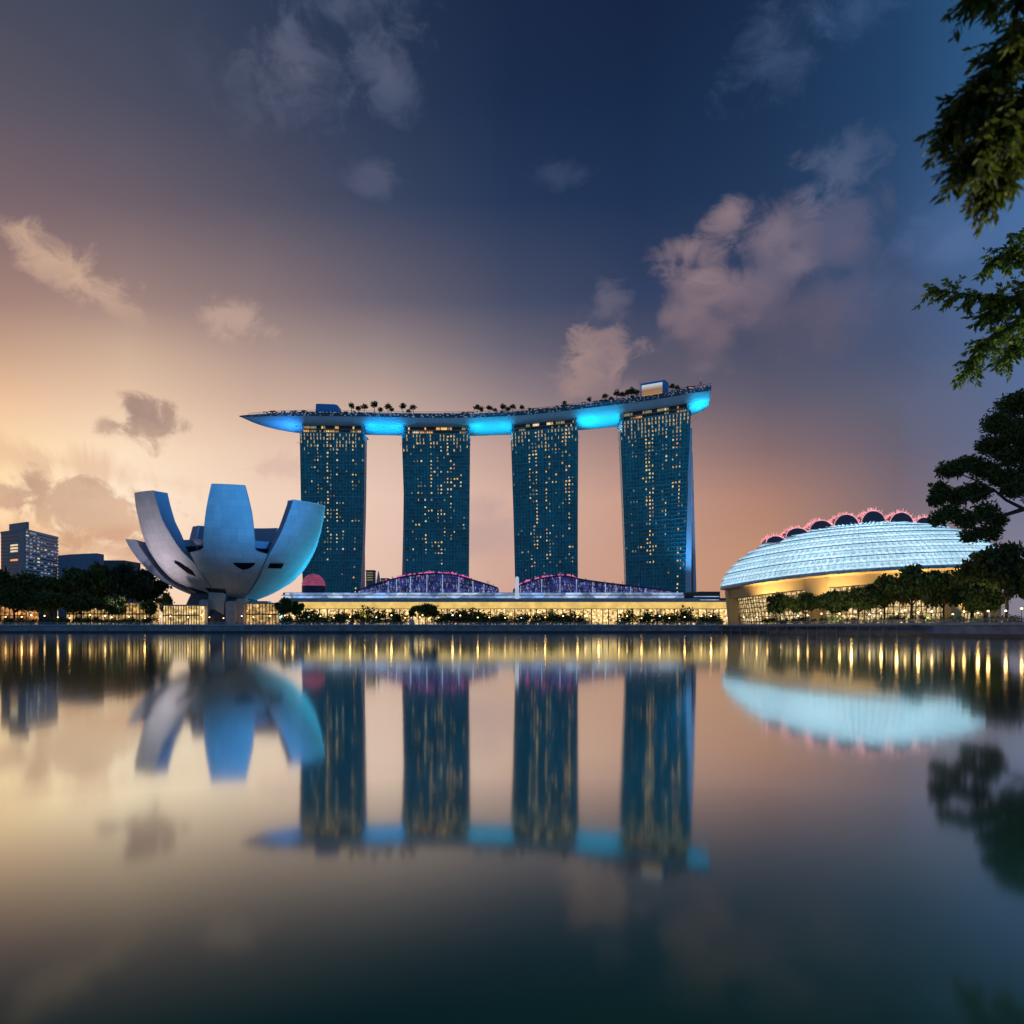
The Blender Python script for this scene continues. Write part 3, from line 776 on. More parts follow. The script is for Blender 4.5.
def mid_flood(px, energy, col, nm, label):       # on long arms under the hull between two towers
    p, nr = hull_frame(px)
    loc = p-nr*16+Vector((0,0,196)); aim = p+nr*5+Vector((0,0,209))
    floodlight(loc, aim, energy, col, nm, label, 95, p+nr*12+Vector((0,0,201.5)))
hull_flood(f1, -1, 280, 72000, BL, 'blue', 'blue floodlight on the left flank of the leftmost tower')
hull_flood(f1, 1, 385, 62000, (0.0,0.45,1.0), 'blue', 'blue floodlight on the right flank of the leftmost tower')
hull_flood(f2, -1, 385, 52000, (0.0,0.45,1.0), 'blue', 'blue floodlight on the left flank of the second tower')
hull_flood(f2, 1, 488, 50000, CY, 'cyan', 'cyan floodlight on the right flank of the second tower')
hull_flood(f3, -1, 494, 50000, CY, 'cyan', 'cyan floodlight on the left flank of the third tower')
hull_flood(f3, 1, 595, 66000, CY, 'cyan', 'cyan floodlight on the right flank of the third tower')
hull_flood(f4, -1, 602, 50000, CY, 'cyan', 'cyan floodlight on the left flank of the rightmost tower')
hull_flood(f1, -1, 256, 60000, BL, 'blue', 'blue floodlight aimed at the left tip of the sky deck')
a = f4(1, 0.945, 0)
floodlight(Vector((a.x+3.5, a.y-8, 190)), hull_pt(703, .25, 'belly'), 46000, CY, 'cyan', 'cyan floodlight on the right flank of the rightmost tower', 85, a+Vector((0,1,0)))

# =================================================================== LOTUS MUSEUM
MD = 480.0
MC = Vector((PX(233.5, MD), MD, 0))
MBOT = 603.0
U = MD/F
RT = [(-4,6),(0,12),(2,19),(10,38),(20,54),(27,62),(38,71),(57,81),(87,88.5),(107,90.5),(118,90.5)]   # bowl radius by height, in picture units
def bowl(az, hgt, k=1.0, inset=0.0):
    r = (smooth_interp(RT, hgt)*k)*U-inset
    a = math.radians(az+17.0)
    return Vector((MC.x+r*math.sin(a), MC.y-r*math.cos(a), PZ(MBOT-hgt, MD)))
m_mus = mat('museum_panels', (0.50,0.53,0.60), 0.4, var=0.06, vscale=0.08, bump=0.03, bscale=0.3)
def mat_panels(name, col):
    m = bpy.data.materials.new(name); m.use_nodes = True; h = G(m.node_tree); b = m.node_tree.nodes['Principled BSDF']
    t = h.n('ShaderNodeTexCoord'); sp = h.n('ShaderNodeSeparateXYZ'); h.put(sp.inputs[0], t.outputs['UV'])
    fx = h.m('ABSOLUTE', h.m('SUBTRACT', h.m('FRACT', sp.outputs[0]), 0.5)); fy = h.m('ABSOLUTE', h.m('SUBTRACT', h.m('FRACT', sp.outputs[1]), 0.5))
    ln = h.m('MAXIMUM', h.mr(fx, .46, .485), h.mr(fy, .44, .475))
    fl = h.n('ShaderNodeVectorMath', operation='FLOOR'); h.put(fl.inputs[0], t.outputs['UV'])
    wn = h.n('ShaderNodeTexWhiteNoise', noise_dimensions='2D'); h.put(wn.inputs['Vector'], fl.outputs[0])
    st = h.n('ShaderNodeMapping'); h.put(st.inputs[0], t.outputs['Object']); st.inputs['Scale'].default_value = (1, 1, .12)
    f = h.m('MULTIPLY', h.m('SUBTRACT', h.mr(wn.outputs[0], 0, 1, .9, 1.06, 'LINEAR'), h.m('MULTIPLY', ln, .09)), h.mr(h.noise(st.outputs[0], .5, 5, .65), .3, .7, .9, 1.06, 'LINEAR'))
    sc = h.n('ShaderNodeVectorMath', operation='SCALE'); sc.inputs[0].default_value = col; h.put(sc.inputs['Scale'], f)
    h.put(b.inputs['Base Color'], sc.outputs[0]); h.put(b.inputs['Roughness'], h.mr(wn.outputs[0], 0, 1, .62, .75, 'LINEAR')); b.inputs['Specular IOR Level'].default_value = .2
    return m
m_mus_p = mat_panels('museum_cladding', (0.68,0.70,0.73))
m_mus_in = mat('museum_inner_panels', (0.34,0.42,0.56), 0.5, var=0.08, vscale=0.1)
m_slot = mat('dark_window_glass', (0.008,0.010,0.014), 0.15, var=0.2)
mus = thing('lotus_museum', 'lotus shaped museum with tall pale blue petals by the waterfront', 'museum', (MC.x, MC.y, GZ))
def facet(az, cr):                               # flatten the bowl between creases
    return az
def petal(name, azl, azr, top, k=1.0, th=8.0, h0=0.0, creases=None, mat_o=None):
    # azl/azr: tables height -> bearing of the edges
    o = MB(); n = 16; nv = 52
    tops = top if isinstance(top, tuple) else (top, top)
    def hh(v, u=0.5): return h0+(tops[0]+(tops[1]-tops[0])*u-h0)*v
    def az(u, v): return interp(azl, hh(v))+(interp(azr, hh(v))-interp(azl, hh(v)))*u
    def out(u, v):
        if creases:
            us = [0]+creases+[1]
            for a, b in zip(us, us[1:]):
                if a <= u <= b+1e-9:
                    t = (u-a)/(b-a); pa, pb = bowl(az(a, v), hh(v, u), k), bowl(az(b, v), hh(v, u), k)
                    fl_ = pa+(pb-pa)*t; rd = bowl(az(u, v), hh(v, u), k)
                    return fl_*0.4+rd*0.6
        return bowl(az(u, v), hh(v, u), k)
    def thick(v): return 1.5+th*min(1, v*1.6)
    def inn(u, v):
        p = out(u, v); c = Vector((MC.x, MC.y, p.z)); d = (c-p).normalized()
        return p+d*thick(v)
    wd_ = (interp(azr, 30)-interp(azl, 30))/9.0
    o.grid(out, n, nv, uvfn=lambda u, v: (u*round(wd_), v*(max(tops)-h0)/6.5))
    main = o.build(name, mat_o or m_mus_p, mus, smooth=False)
    i = MB(); i.grid(inn, n, nv)
    for u in (0, 1): i.grid(lambda a, v, u=u: out(u, v)+(inn(u, v)-out(u, v))*a, 4, nv)
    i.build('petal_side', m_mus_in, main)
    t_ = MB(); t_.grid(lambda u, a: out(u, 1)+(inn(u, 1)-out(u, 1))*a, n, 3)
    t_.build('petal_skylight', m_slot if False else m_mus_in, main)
    # pale trim along the rim
    e = MB()
    for u in (0, 1): e.tube([out(u, v/nv) for v in range(16, nv+1)], 0.22, 5)
    e.tube([out(u/n, 1) for u in range(n+1)], 0.22, 5)
    e.build('petal_trim', m_mus, main)
    return main
petal('petal', [(0,-24),(38,-27),(44,-28),(46,-17.5),(80,-13),(103,-9.5)], [(0,24),(38,26),(44,26.5),(46,16.5),(80,12.5),(103,8.5)], 103)
petal('petal', [(0,24.4),(40,26.4),(46,27.5),(68,33),(95,38)], [(0,88),(50,98),(98,98)], (95,100), creases=[0.62], th=3)
petal('petal', [(0,-100),(60,-98),(104,-97)], [(0,-24.4),(34,-27),(46,-34),(75,-43),(104,-47)], (104,99), creases=[0.45], th=7)
petal('petal', [(0,-128),(61,-120)], [(0,-100.5),(61,-92)], 61, k=1.2, th=4, h0=6)
petal('petal', [(0,-178),(84,-172)], [(0,-129),(84,-150)], 84, th=6)
petal('petal', [(0,134),(84,146)], [(0,181),(84,186)], 84, th=6)
petal('petal', [(0,97),(64,100)], [(0,133),(64,128)], 64, k=1.0, th=6)
hw_ = MB(); hw_.grid(lambda u, v: bowl(360*u, 30+26*v, 0.86), 48, 3, True)
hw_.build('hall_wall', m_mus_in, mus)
# inner hall roof seen between the petals
ih = MB(); ih.grid(lambda u, v: bowl(360*u, 56, 0.86-0.84*v)+Vector((0,0,-1+3*v)), 40, 6, True)
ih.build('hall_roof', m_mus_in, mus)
def bowl_patch(a0, a1, top_f, bot_f, k=1.005):       # dark glazing laid on the bowl
    def f(u, v):
        az_ = a0+(a1-a0)*u; h_ = bot_f(u)+(top_f(u)-bot_f(u))*v
        return bowl(az_, h_, k)
    b_ = MB(); b_.grid(f, 12, 4)
    n_ = len(b_.v)
    for (u0, v0, u1, v1) in ((0,0,1,0),(1,0,1,1),(1,1,0,1),(0,1,0,0)):
        b_.grid(lambda t_, q_: f(u0+(u1-u0)*t_, v0+(v1-v0)*t_)*(1-q_)+(f(u0+(u1-u0)*t_, v0+(v1-v0)*t_)+(Vector((MC.x,MC.y,f(.5,.5).z))-f(.5,.5)).normalized()*1.2)*q_, 8, 1)
    return b_.build('window', m_slot, mus)
L_ = lambda *t: (lambda u: interp(list(t), u))
bowl_patch(2, 18, L_((0,35),(1,35.5)), L_((0,34.5),(.2,31),(.5,29),(.8,30.5),(1,34)))
bowl_patch(30, 43, L_((0,36),(1,36.5)), L_((0,31.5),(1,32)), 0.997)
bowl_patch(67, 78, L_((0,49),(1,51)), L_((0,45),(.6,46),(1,48)), 0.99)
bowl_patch(-46, -33, L_((0,37),(.3,36),(1,28)), L_((0,35),(.5,26),(1,23)), 0.995)
bowl_patch(-86, -42, L_((0,21),(1,9.5)), L_((0,14),(1,4)), 0.997)
bowl_patch(-34, -8, L_((0,13),(1,12)), L_((0,8.5),(1,8)), 1.003)
bowl_patch(-50, -17, L_((0,50),(1,50)), L_((0,44.5),(1,44.5)), .875)
bowl_patch(16, 40, L_((0,49.5),(1,49.5)), L_((0,44),(1,44)), .875)
sm = MB(); sm.tube([bowl(24.2, h_, 1.003) for h_ in range(2, 34, 4)]+[bowl(25.6, 38, 1.003), bowl(26.4, 44, 1.003)], 0.2, 5); sm.tube([bowl(-24.2, h_, 1.003) for h_ in range(2, 30, 4)], 0.12, 5)
sm.build('seam', m_slot, mus)
# legs and plinth
m_pl = mat('museum_pier', (0.50,0.46,0.48), 0.6, var=0.12)
for x0, x1, yt, dd in ((199,207.5,599.5,-26),(208.5,224,592,-22),(225.5,235,601,-27),(236,244,598.5,-24),(254,268,601,-18)):
    b = MB(); d = MD+dd
    r_ = 0.6
    b.prism([(PX(x0,d),d),(PX(x1,d),d),(PX(x1,d),d+9),(PX(x0,d),d+9)], GZ, PZ(yt, d)-r_)
    b.prism([(PX(x0,d)+r_,d+r_),(PX(x1,d)-r_,d+r_),(PX(x1,d)-r_,d+9-r_),(PX(x0,d)+r_,d+9-r_)], PZ(yt, d)-r_, PZ(yt, d))
    b.build('pier', m_pl, mus)
MB().tube([(MC.x-6,MC.y,GZ),(MC.x-6,MC.y,PZ(594,MD))], [26,18], 24).build('core_base', mat('core_dark', (0.06,0.07,0.1), 0.6), mus)
m_gold = mat_lit('gold_hall', (1.0,0.62,0.20), (1.0,0.74,0.36), 1.1, 0.35, 0.25, (1,1,1))
m_gold_dim = mat_lit('gold_hall_dim', (1.0,0.55,0.16), (0.9,0.6,0.25), 0.9, 0.4, 0.1, (1,1,1))
m_frame = mat('bronze_frame', (0.10,0.07,0.04), 0.5)
m_slab = mat('pale_slab', (0.42,0.40,0.38), 0.6, var=0.15)
def lit_pavilion(name, label, cat, px0, px1, ytop, d, depth, nb, m=None, roofo=0.8):
    x0, x1, zt = PX(px0, d), PX(px1, d), PZ(ytop, d)
    o = thing(name, label, cat, ((x0+x1)/2, d, GZ))
    MB().box(x0, x1, d+0.4, d+depth, GZ, zt).build('hall', m or m_gold, o)
    cm = MB()
    for k in range(nb+1):
        x = x0+(x1-x0)*k/nb; cm.box(x-0.18, x+0.18, d, d+0.45, GZ, zt)
    cm.box(x0, x1, d-0.003, d+0.42, GZ+(zt-GZ)*.48, GZ+(zt-GZ)*.54)
    cm.build('window_frame', m_frame, o)
    MB().box(x0-roofo, x1+roofo, d-roofo, d+depth+roofo, zt+0.003, zt+0.7).build('roof', m_slab, o)
    return o
lit_pavilion('glass_pavilion', 'low golden lit glass pavilion left of the lotus museum piers', 'pavilion', 163, 199, 606, 446, 14, 14)
lit_pavilion('glass_pavilion', 'low golden lit glass pavilion right of the lotus museum piers', 'pavilion', 246, 279, 604, 450, 14, 10, m_gold_dim)
lit_pavilion('waterfront_cafe', 'low amber lit cafe hidden behind the trees at far left', 'cafe', 66, 150, 603.5, 452, 12, 24, m_gold_dim)
lit_pavilion('waterfront_cafe', 'small orange lit cafe behind the trunks at the left picture edge', 'cafe', -8, 26, 607, 452, 12, 8, mat_lit('orange_hall', (1.0,0.36,0.08), (1.0,0.5,0.16), 0.9, 0.4, 0.05))

# museum floodlights
mg = 'museum floodlights'
floodlight((-88, 552, 9), bowl(102, 52), 480000, CY, 'cyan', 'cyan floodlight on the ground right of the lotus museum', 85)
floodlight((-213, 418, 5.6), bowl(-64, 52), 80000, (1.0,0.80,0.86), 'pink', 'pinkish white floodlight on the ground left of the lotus museum', 76)
floodlight((150, 195, 16), bowl(18, 104), 4.6e6, (0.04,0.38,1.0), 'blue', 'unseen blue projector added on the right bank to tint the museum', 15, Vector((152,196,4.2)), 1.5)  # projector out of view, added to turn the petal tops blue
# =================================================================== SHOPPING HALLS AND PODIUM
m_hallglass = mat_lit('blue_hall_glass', (0.02,0.05,0.28), (0.06,0.04,0.28), 0.6, 0.22, 0.12, (1,1,0.6))
m_halllight = mat_lit('blue_hall_lights', (0.30,0.55,1.0), (0.60,0.40,1.0), 0.5, 0.5, 0.1)
m_vault = mat('vault_navy', (0.03,0.045,0.12), 0.45, var=0.3)
m_pink = mat('pink_lamps', (0.2,0.03,0.1), 0.4, emit=(1.0,0.16,0.45), estr=0.8, var=0.5, vscale=0.3)
m_rib_glow = mat('rib_painted_glow', (0.6,0.65,0.75), 0.5, emit=(0.55,0.72,1.0), estr=0.5, var=0.6, vscale=0.2)  # white ribs given emission so they show in the dim light
m_rib = mat('white_rib', (0.62,0.65,0.75), 0.5)
def hall(label, prof, d, depth, ribs, pinks, seed):
    rnd = random.Random(seed)
    pts = [(PX(x, d), PZ(y, d)) for x, y in prof]
    x0, x1 = pts[0][0], pts[-1][0]; zb = PZ(593, d)
    o = thing('arched_hall', label, 'shopping hall', ((x0+x1)/2, d, GZ), 'arched shopping halls')
    def top(x): return smooth_interp(pts, x)
    xs = [x0+(x1-x0)*i/40 for i in range(41)]
    MB().slab_xz([(x0, GZ)]+[(x1, GZ)]+[(x, top(x)-1.2) for x in xs[::-1]], d+1, d+depth).build('glass_front', m_hallglass, o)
    v = MB()
    for a, b in zip(xs, xs[1:]):
        v.hexa([(a,d-1,top(a)-1.2),(b,d-1,top(b)-1.2),(b,d+depth+2,top(b)-1.2),(a,d+depth+2,top(a)-1.2),(a,d-1,top(a)),(b,d-1,top(b)),(b,d+depth+2,top(b)),(a,d+depth+2,top(a))])
    v.build('roof', m_vault, o)
    for px in ribs:
        x = PX(px, d); MB().bar((x, d-0.2, GZ), (x+rnd.uniform(-1,1), d-0.2, top(x)-1.0), 0.55, 0.6).build('rib', m_rib_glow, o)
    ml = MB()
    for k in range(300):
        x = rnd.uniform(x0+1, x1-1); z = zb+(top(x)-1.5-zb)*rnd.random()**1.2
        w = rnd.uniform(.15,.4); hh = rnd.uniform(.3, 1.8)
        if z > zb: ml.add([(x-w,d+.9,z-hh),(x+w,d+.9,z-hh),(x+w,d+.9,z+hh),(x-w,d+.9,z+hh)], [(0,1,2,3)])
    q = ml.build('display_light', m_halllight, o); q['kind'] = 'stuff'
    fl = MB()
    for zz in (0.3, 0.55, 0.8):
        for a, b in zip(xs[2:-2], xs[3:-2]): fl.bar((a, d+.5, zb+(top(a)-zb)*zz), (b, d+.5, zb+(top(b)-zb)*zz), 0.35)
    fl.build('mullion', m_vault, o)
    for k in range(pinks[2]):
        px = rnd.uniform(pinks[0], pinks[1]); x = PX(px, d); r = rnd.uniform(0.7, 1.25)
        MB().ball((x, d+rnd.uniform(-.5,18), top(x)+r*.6-rnd.choice([0,0,0,1.6,3])*(1 if rnd.random()<.5 else 0)), r, nu=7, nv=5).build('pink_lantern', m_pink, o)
    mm = MB()
    for k in range(26):
        x = rnd.uniform(x0+3, x1-3); mm.tube([(x, d+4, top(x)-.2), (x, d+4, top(x)+rnd.uniform(1,3.2))], 0.2, 5)
    mm.build('finial', m_rib, o)
hall('wide purple lit arched hall with pink crest, in front of the second tower',
     [(357,590.5),(372,584.5),(395,578),(415,574.3),(435,573),(455,574.5),(475,580),(490,584.5),(498,587.5)], 650, 50, (388,396,410,426,442,458,474,484), (385,474,84), 5)
hall('purple lit arched hall sloping down between the third and rightmost towers',
     [(513,589.5),(520,584.5),(535,579.5),(550,576.3),(566,575.5),(580,578.5),(600,581.5),(625,584.5),(650,587.5),(672,590)], 650, 50, (520,541,560,577,594,605,616,630,646), (516,580,62), 6)
pd = thing('pink_dome', 'small pink lit ribbed dome between the lotus museum and leftmost tower', 'dome', (PX(313,630), 630, GZ))
m_pinkdome = mat('pink_dome_skin', (0.5,0.12,0.2), 0.45, emit=(0.75,0.12,0.22), estr=0.35, var=0.3, vscale=0.3)
c = P(313.5, 586, 630)
MB().ball(c, 9.2, 8, 9.6, 24, 10, 0.0).build('dome_shell', m_pinkdome, pd, smooth=True)
rr_ = MB()
for k in range(1, 6):
    a = k*PI/14; rr_.tube([c+Vector((9.4*math.cos(t)*math.cos(a), 8.2*math.sin(t)*math.cos(a), 9.8*math.sin(a))) for t in [2*PI*i/24 for i in range(25)]], 0.2, 5)
rr_.build('rib', m_rib, pd)
MB().tube([(c.x,c.y,GZ),(c.x,c.y,c.z)], [8.6,9.2], 20).build('drum', m_vault, pd)
# white pylon (brightness painted in as emission) and small far towers
d = 597
zp = PZ(600.2, 590)
py = thing('white_pylon', 'slim white round topped pylon at the left foot of the third tower', 'pylon', (PX(517,d), d, zp))
MB().tube([(PX(517,d),d,zp+.02),(PX(517,d),d,PZ(578,d)),(PX(517,d),d,PZ(577,d)),(PX(517,d),d,PZ(576.4,d))], [1.5,1.4,1.0,0.3], 14).build('shaft', mat('pylon_painted_glow', (0.7,0.7,0.72), 0.4, emit=(0.80,0.84,0.95), estr=0.5, var=0.12, vscale=0.2), py)
MB().tube([(PX(517,d),d,zp+.02),(PX(517,d),d,zp+1.2)], 2.1, 14).build('plinth', m_slab, py)
d = 1100
sp_ = thing('far_spire', 'tiny pale spire on the skyline between the two left towers', 'spire', (PX(378.5,d), d, GZ))
MB().tube([(PX(378.5,d),d,GZ),(PX(378.5,d),d,PZ(581,d)),(PX(378.5,d),d,PZ(571,d))], [4,3,.3], 8).build('steeple', m_white, sp_)
m_far = mat('far_building', (0.24,0.21,0.22), 0.7, var=0.2)
for px0, px1, yt, lab in ((366,374,571,'tall narrow far building beside the leftmost tower'),(381,388,579,'low pale far building left of the second tower'),(470,478,583,'low far building just right of the second tower')):
    o = thing('far_building', lab, 'building', (PX((px0+px1)/2,d), d, GZ))
    MB().box(PX(px0,d), PX(px1,d), d, d+14, GZ, PZ(yt,d)).build('wall', m_far, o)
    for r_ in range(4):
        b = MB(); z = PZ(yt+2.2+2.4*r_, d); b.box(PX(px0+1,d), PX(px1-1,d), d-.3, d-.05, z, z+1.2); b.build('window', m_win[3], o)
    MB().box(PX(px0,d)-.6, PX(px1,d)+.6, d-.6, d+14.6, PZ(yt,d)+.01, PZ(yt,d)+1.2).build('roof', m_far, o)

# podium: pale blue terraces over a golden colonnade
m_bluelit = mat_lit('blue_terrace_glow', (0.30,0.52,1.0), (0.62,0.78,1.0), 0.75, 0.15, 0.5, (0.5,1,1))
pod = thing('podium', 'long low podium with pale blue terraces above a golden lit colonnade', 'podium', (0, 600, GZ))
m_podroof = mat('podium_roof', (0.38,0.45,0.58), 0.5, var=0.2)
def band(x0, x1, y0, y1, d, depth, m, name):
    return MB().box(PX(x0,d), PX(x1,d), d, d+depth, PZ(y1,d), PZ(y0,d)).build(name, m, pod)
band(283, 684, 592.5, 626, 614, 60, m_podroof, 'upper_storey')
band(285, 560, 592.9, 594.8, 613.6, .35, m_bluelit, 'light_strip')
band(560.2, 683, 592.8, 594.6, 613.5, .35, m_bluelit, 'light_strip')
band(283, 684, 595.6, 598.0, 613.7, .25, m_bluelit, 'light_strip')
band(281, 686, 594.9, 595.4, 611.5, 2.0, m_slab, 'balcony')
band(281, 700, 598.4, 600.2, 598, 16, mat('podium_cornice', (0.46,0.46,0.50), 0.5, var=0.2), 'cornice')
band(279, 728, 600.25, 602.0, 590, 24, m_podroof, 'canopy')
m_goldwash = mat('wall_painted_gold_light', (0.3,0.2,0.08), 0.5, emit=(0.95,0.62,0.17), estr=0.85, var=0.3, vscale=0.12)  # warm light washing the wall is put in as emission
band(279, 728, 602.1, 608.5, 592, 20, m_goldwash, 'gold_washed_wall')
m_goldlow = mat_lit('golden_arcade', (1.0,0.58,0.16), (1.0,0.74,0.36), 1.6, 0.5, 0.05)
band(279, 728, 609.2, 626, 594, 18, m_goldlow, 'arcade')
band(279, 728, 608.55, 609.15, 591, 20, m_slab, 'beam')
cl = MB()
for k in range(56):
    cl = MB(); x = PX(281+k*8+R.uniform(-2.2,2.2), 589.5); cl.box(x-.35, x+.35, 590.6, 591.4, GZ, PZ(608.6,590)); cl.build('column', m_frame, pod)
# dark terraces right of the last tower
dt = thing('stepped_pavilion', 'dark stepped pavilion between the rightmost tower and the domed theatre', 'pavilion', (PX(708,640), 640, GZ))
d = 640
for k, (x0, x1, y0) in enumerate(((690,726,598),(692,720,594.5),(690,700,592),(700,722,591.2))):
    MB().box(PX(x0,d), PX(x1,d), d+k*2, d+20+k*2, GZ, PZ(y0,d)).build('terrace', mat('dark_terrace', (0.035,0.04,0.06), 0.5), dt)
for y in (596.2, 599.5): MB().box(PX(694,d), PX(719,d), d-.5, d-.05, PZ(y+.7,d), PZ(y,d)).build('light_strip', m_bluelit, dt)

# =================================================================== DOMED THEATRE
TD = 455.0
TC = Vector((PX(858,TD), TD, 0)); RX, RY = 76.0, 62.0
def tilt(x):                                     # the rim dips at the left end and rises gently to the right
    q = (x-TC.x)/RX
    return 3.4*q-3.2*max(0.0, -q)**3
RIM, CAPH = 31.5, 29.0
th = thing('domed_theatre', 'wide domed theatre with glowing pale blue tiled roof and golden base', 'theatre', (TC.x, TC.y, GZ))
def dome(a, e, k=1.0):                           # a bearing, e 0..1 from rim to top
    t = e*PI/2; c = math.cos(t)**0.9 if e < 1 else 0.0
    x = TC.x+RX*k*c*math.sin(a); y = TC.y-RY*k*c*math.cos(a)
    return Vector((x, y, RIM+CAPH*k*math.sin(t)**1.05+tilt(x)))
def mat_shell():  # roof lighting is put into the shell as emission
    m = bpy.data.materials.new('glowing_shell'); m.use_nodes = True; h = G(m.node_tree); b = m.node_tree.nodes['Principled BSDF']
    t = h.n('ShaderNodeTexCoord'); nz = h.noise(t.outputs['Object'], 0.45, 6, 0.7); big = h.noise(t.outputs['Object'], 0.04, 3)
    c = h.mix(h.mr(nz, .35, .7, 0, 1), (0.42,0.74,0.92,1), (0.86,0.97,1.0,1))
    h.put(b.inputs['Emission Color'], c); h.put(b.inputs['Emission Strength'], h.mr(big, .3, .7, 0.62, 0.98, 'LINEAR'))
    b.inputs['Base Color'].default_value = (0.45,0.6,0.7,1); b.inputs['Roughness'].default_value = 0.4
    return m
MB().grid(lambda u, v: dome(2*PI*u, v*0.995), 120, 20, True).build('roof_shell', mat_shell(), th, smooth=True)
# rows of overlapping aluminium hoods, their brightness painted in as emission
hood = MB(); rnd = random.Random(4)
NR = 11
for j in range(NR):
    e0 = 0.03+0.87*j/NR; e1 = 0.03+0.87*(j+0.95)/NR
    n = int(150*math.cos(e0*PI/2)**0.6)
    for i in range(n):
        a0, a1 = 2*PI*(i+0.5*(j % 2))/n, 2*PI*(i+0.92+0.5*(j % 2))/n
        am = (a0+a1)/2
        nv_ = (dome(am, e0)-Vector((TC.x, TC.y, 10))).normalized()
        tip = dome(am, e0+(e1-e0)*0.15)+nv_*rnd.uniform(0.9, 1.6)
        A, B, C = dome(a0, e0+(e1-e0)*0.55), dome(a1, e0+(e1-e0)*0.55), dome(am, e1)
        hood.add([A+nv_*.1, tip, B+nv_*.1, C+nv_*.1], [(0,1,3),(1,2,3)])
hood.build('hood_tiles', mat('aluminium_hoods_painted_glow', (0.55,0.72,0.82), 0.35, 0.2, var=0.25, vscale=0.5, emit=(0.50,0.78,0.92), estr=0.62), th)
rowm = MB()
for j in range(1, NR):
    e0 = 0.03+0.87*j/NR
    if j > 0: rowm.tube([dome(2*PI*i/96, e0, 1.008) for i in range(97)], 0.12 if j % 2 else .24, 5, False)
mer = MB()
for i in range(0, 132): mer.tube([dome(2*PI*i/132, .03+.9*q_/10, 1.006) for q_ in range(11)], .08, 4, False)
mer.build('roof_rib', mat('rib_pale_blue', (0.34,0.55,0.66), 0.5), th)
rowm.build('roof_seam', mat('seam_blue', (0.08,0.2,0.34), 0.5), th)
# rim, fascia, drum
def ring(k0, z0, k1, z1, name, m, n=120):
    def f(u, v):
        k_, z = (k0, z0) if v < .5 else (k1, z1)
        a = 2*PI*u; x = TC.x+RX*k_*math.sin(a); y = TC.y-RY*k_*math.cos(a)
        return Vector((x, y, z+tilt(x)))
    return MB().grid(f, n, 1, True).build(name, m, th)
m_tan = mat('sandstone_fascia', (0.70,0.52,0.26), 0.6, var=0.12, vscale=0.1)
ring(1.012, RIM-0.2, 1.0, RIM+1.6, 'gutter', mat('gutter_metal', (0.45,0.52,0.58), 0.4, 0.3))
ring(0.965, RIM-1.4, 1.012, RIM-0.2, 'soffit', m_tan)
ring(0.955, RIM-6.4, 0.965, RIM-1.4, 'fascia', m_tan)
ring(0.90, RIM-7.0, 0.955, RIM-6.4, 'lower_soffit', mat('dark_soffit', (0.05,0.045,0.03), 0.6))
m_spark = mat_lit('foyer_sparkle', (1.0,0.80,0.45), (1.0,0.62,0.22), 0.9, 0.9, 0.02, (1,1,0.7), 1.8)
def drum(u, v, k0=0.86, k1=0.90):
    k_ = k0+(k1-k0)*v; a = 2*PI*u; x = TC.x+RX*k_*math.sin(a); y = TC.y-RY*k_*math.cos(a)
    zt = RIM-6.9+tilt(x); return Vector((x, y, GZ+(zt-GZ)*v))
MB().grid(drum, 120, 1, True).build('foyer_glass', m_spark, th)
fr_ = MB()
for i in range(150):
    u = i/150; fr_.bar(drum(u, 0, .863, .903), drum(u, 1, .863, .903), 0.3, 0.5)
for v in (0.12,0.28,0.44,0.6,0.76,0.9):
    fr_.tube([drum(i/80, v, .866, .906) for i in range(81)], 0.22, 4, False)
fr_.build('foyer_frame', mat('foyer_bronze', (0.14,0.10,0.05), 0.5), th)
# big gold buttress at the left front
for a in (-1.64, -0.62, 0.35, 1.1, 1.6):
    b = MB()
    def q(k_, z, da): x = TC.x+RX*k_*math.sin(a+da); y = TC.y-RY*k_*math.cos(a+da); return Vector((x, y, z+tilt(x)))
    b.hexa([q(.89,GZ-tilt(TC.x+RX*.9*math.sin(a)),-.035), q(.955,GZ-tilt(TC.x+RX*.9*math.sin(a)),-.03), q(.955,GZ-tilt(TC.x+RX*.9*math.sin(a)),.03), q(.89,GZ-tilt(TC.x+RX*.9*math.sin(a)),.035), q(.89,RIM-8,-.08), q(.975,RIM-1.5,-.09), q(.975,RIM-1.5,.09), q(.89,RIM-8,.08)])
    b.build('buttress', m_tan, th)
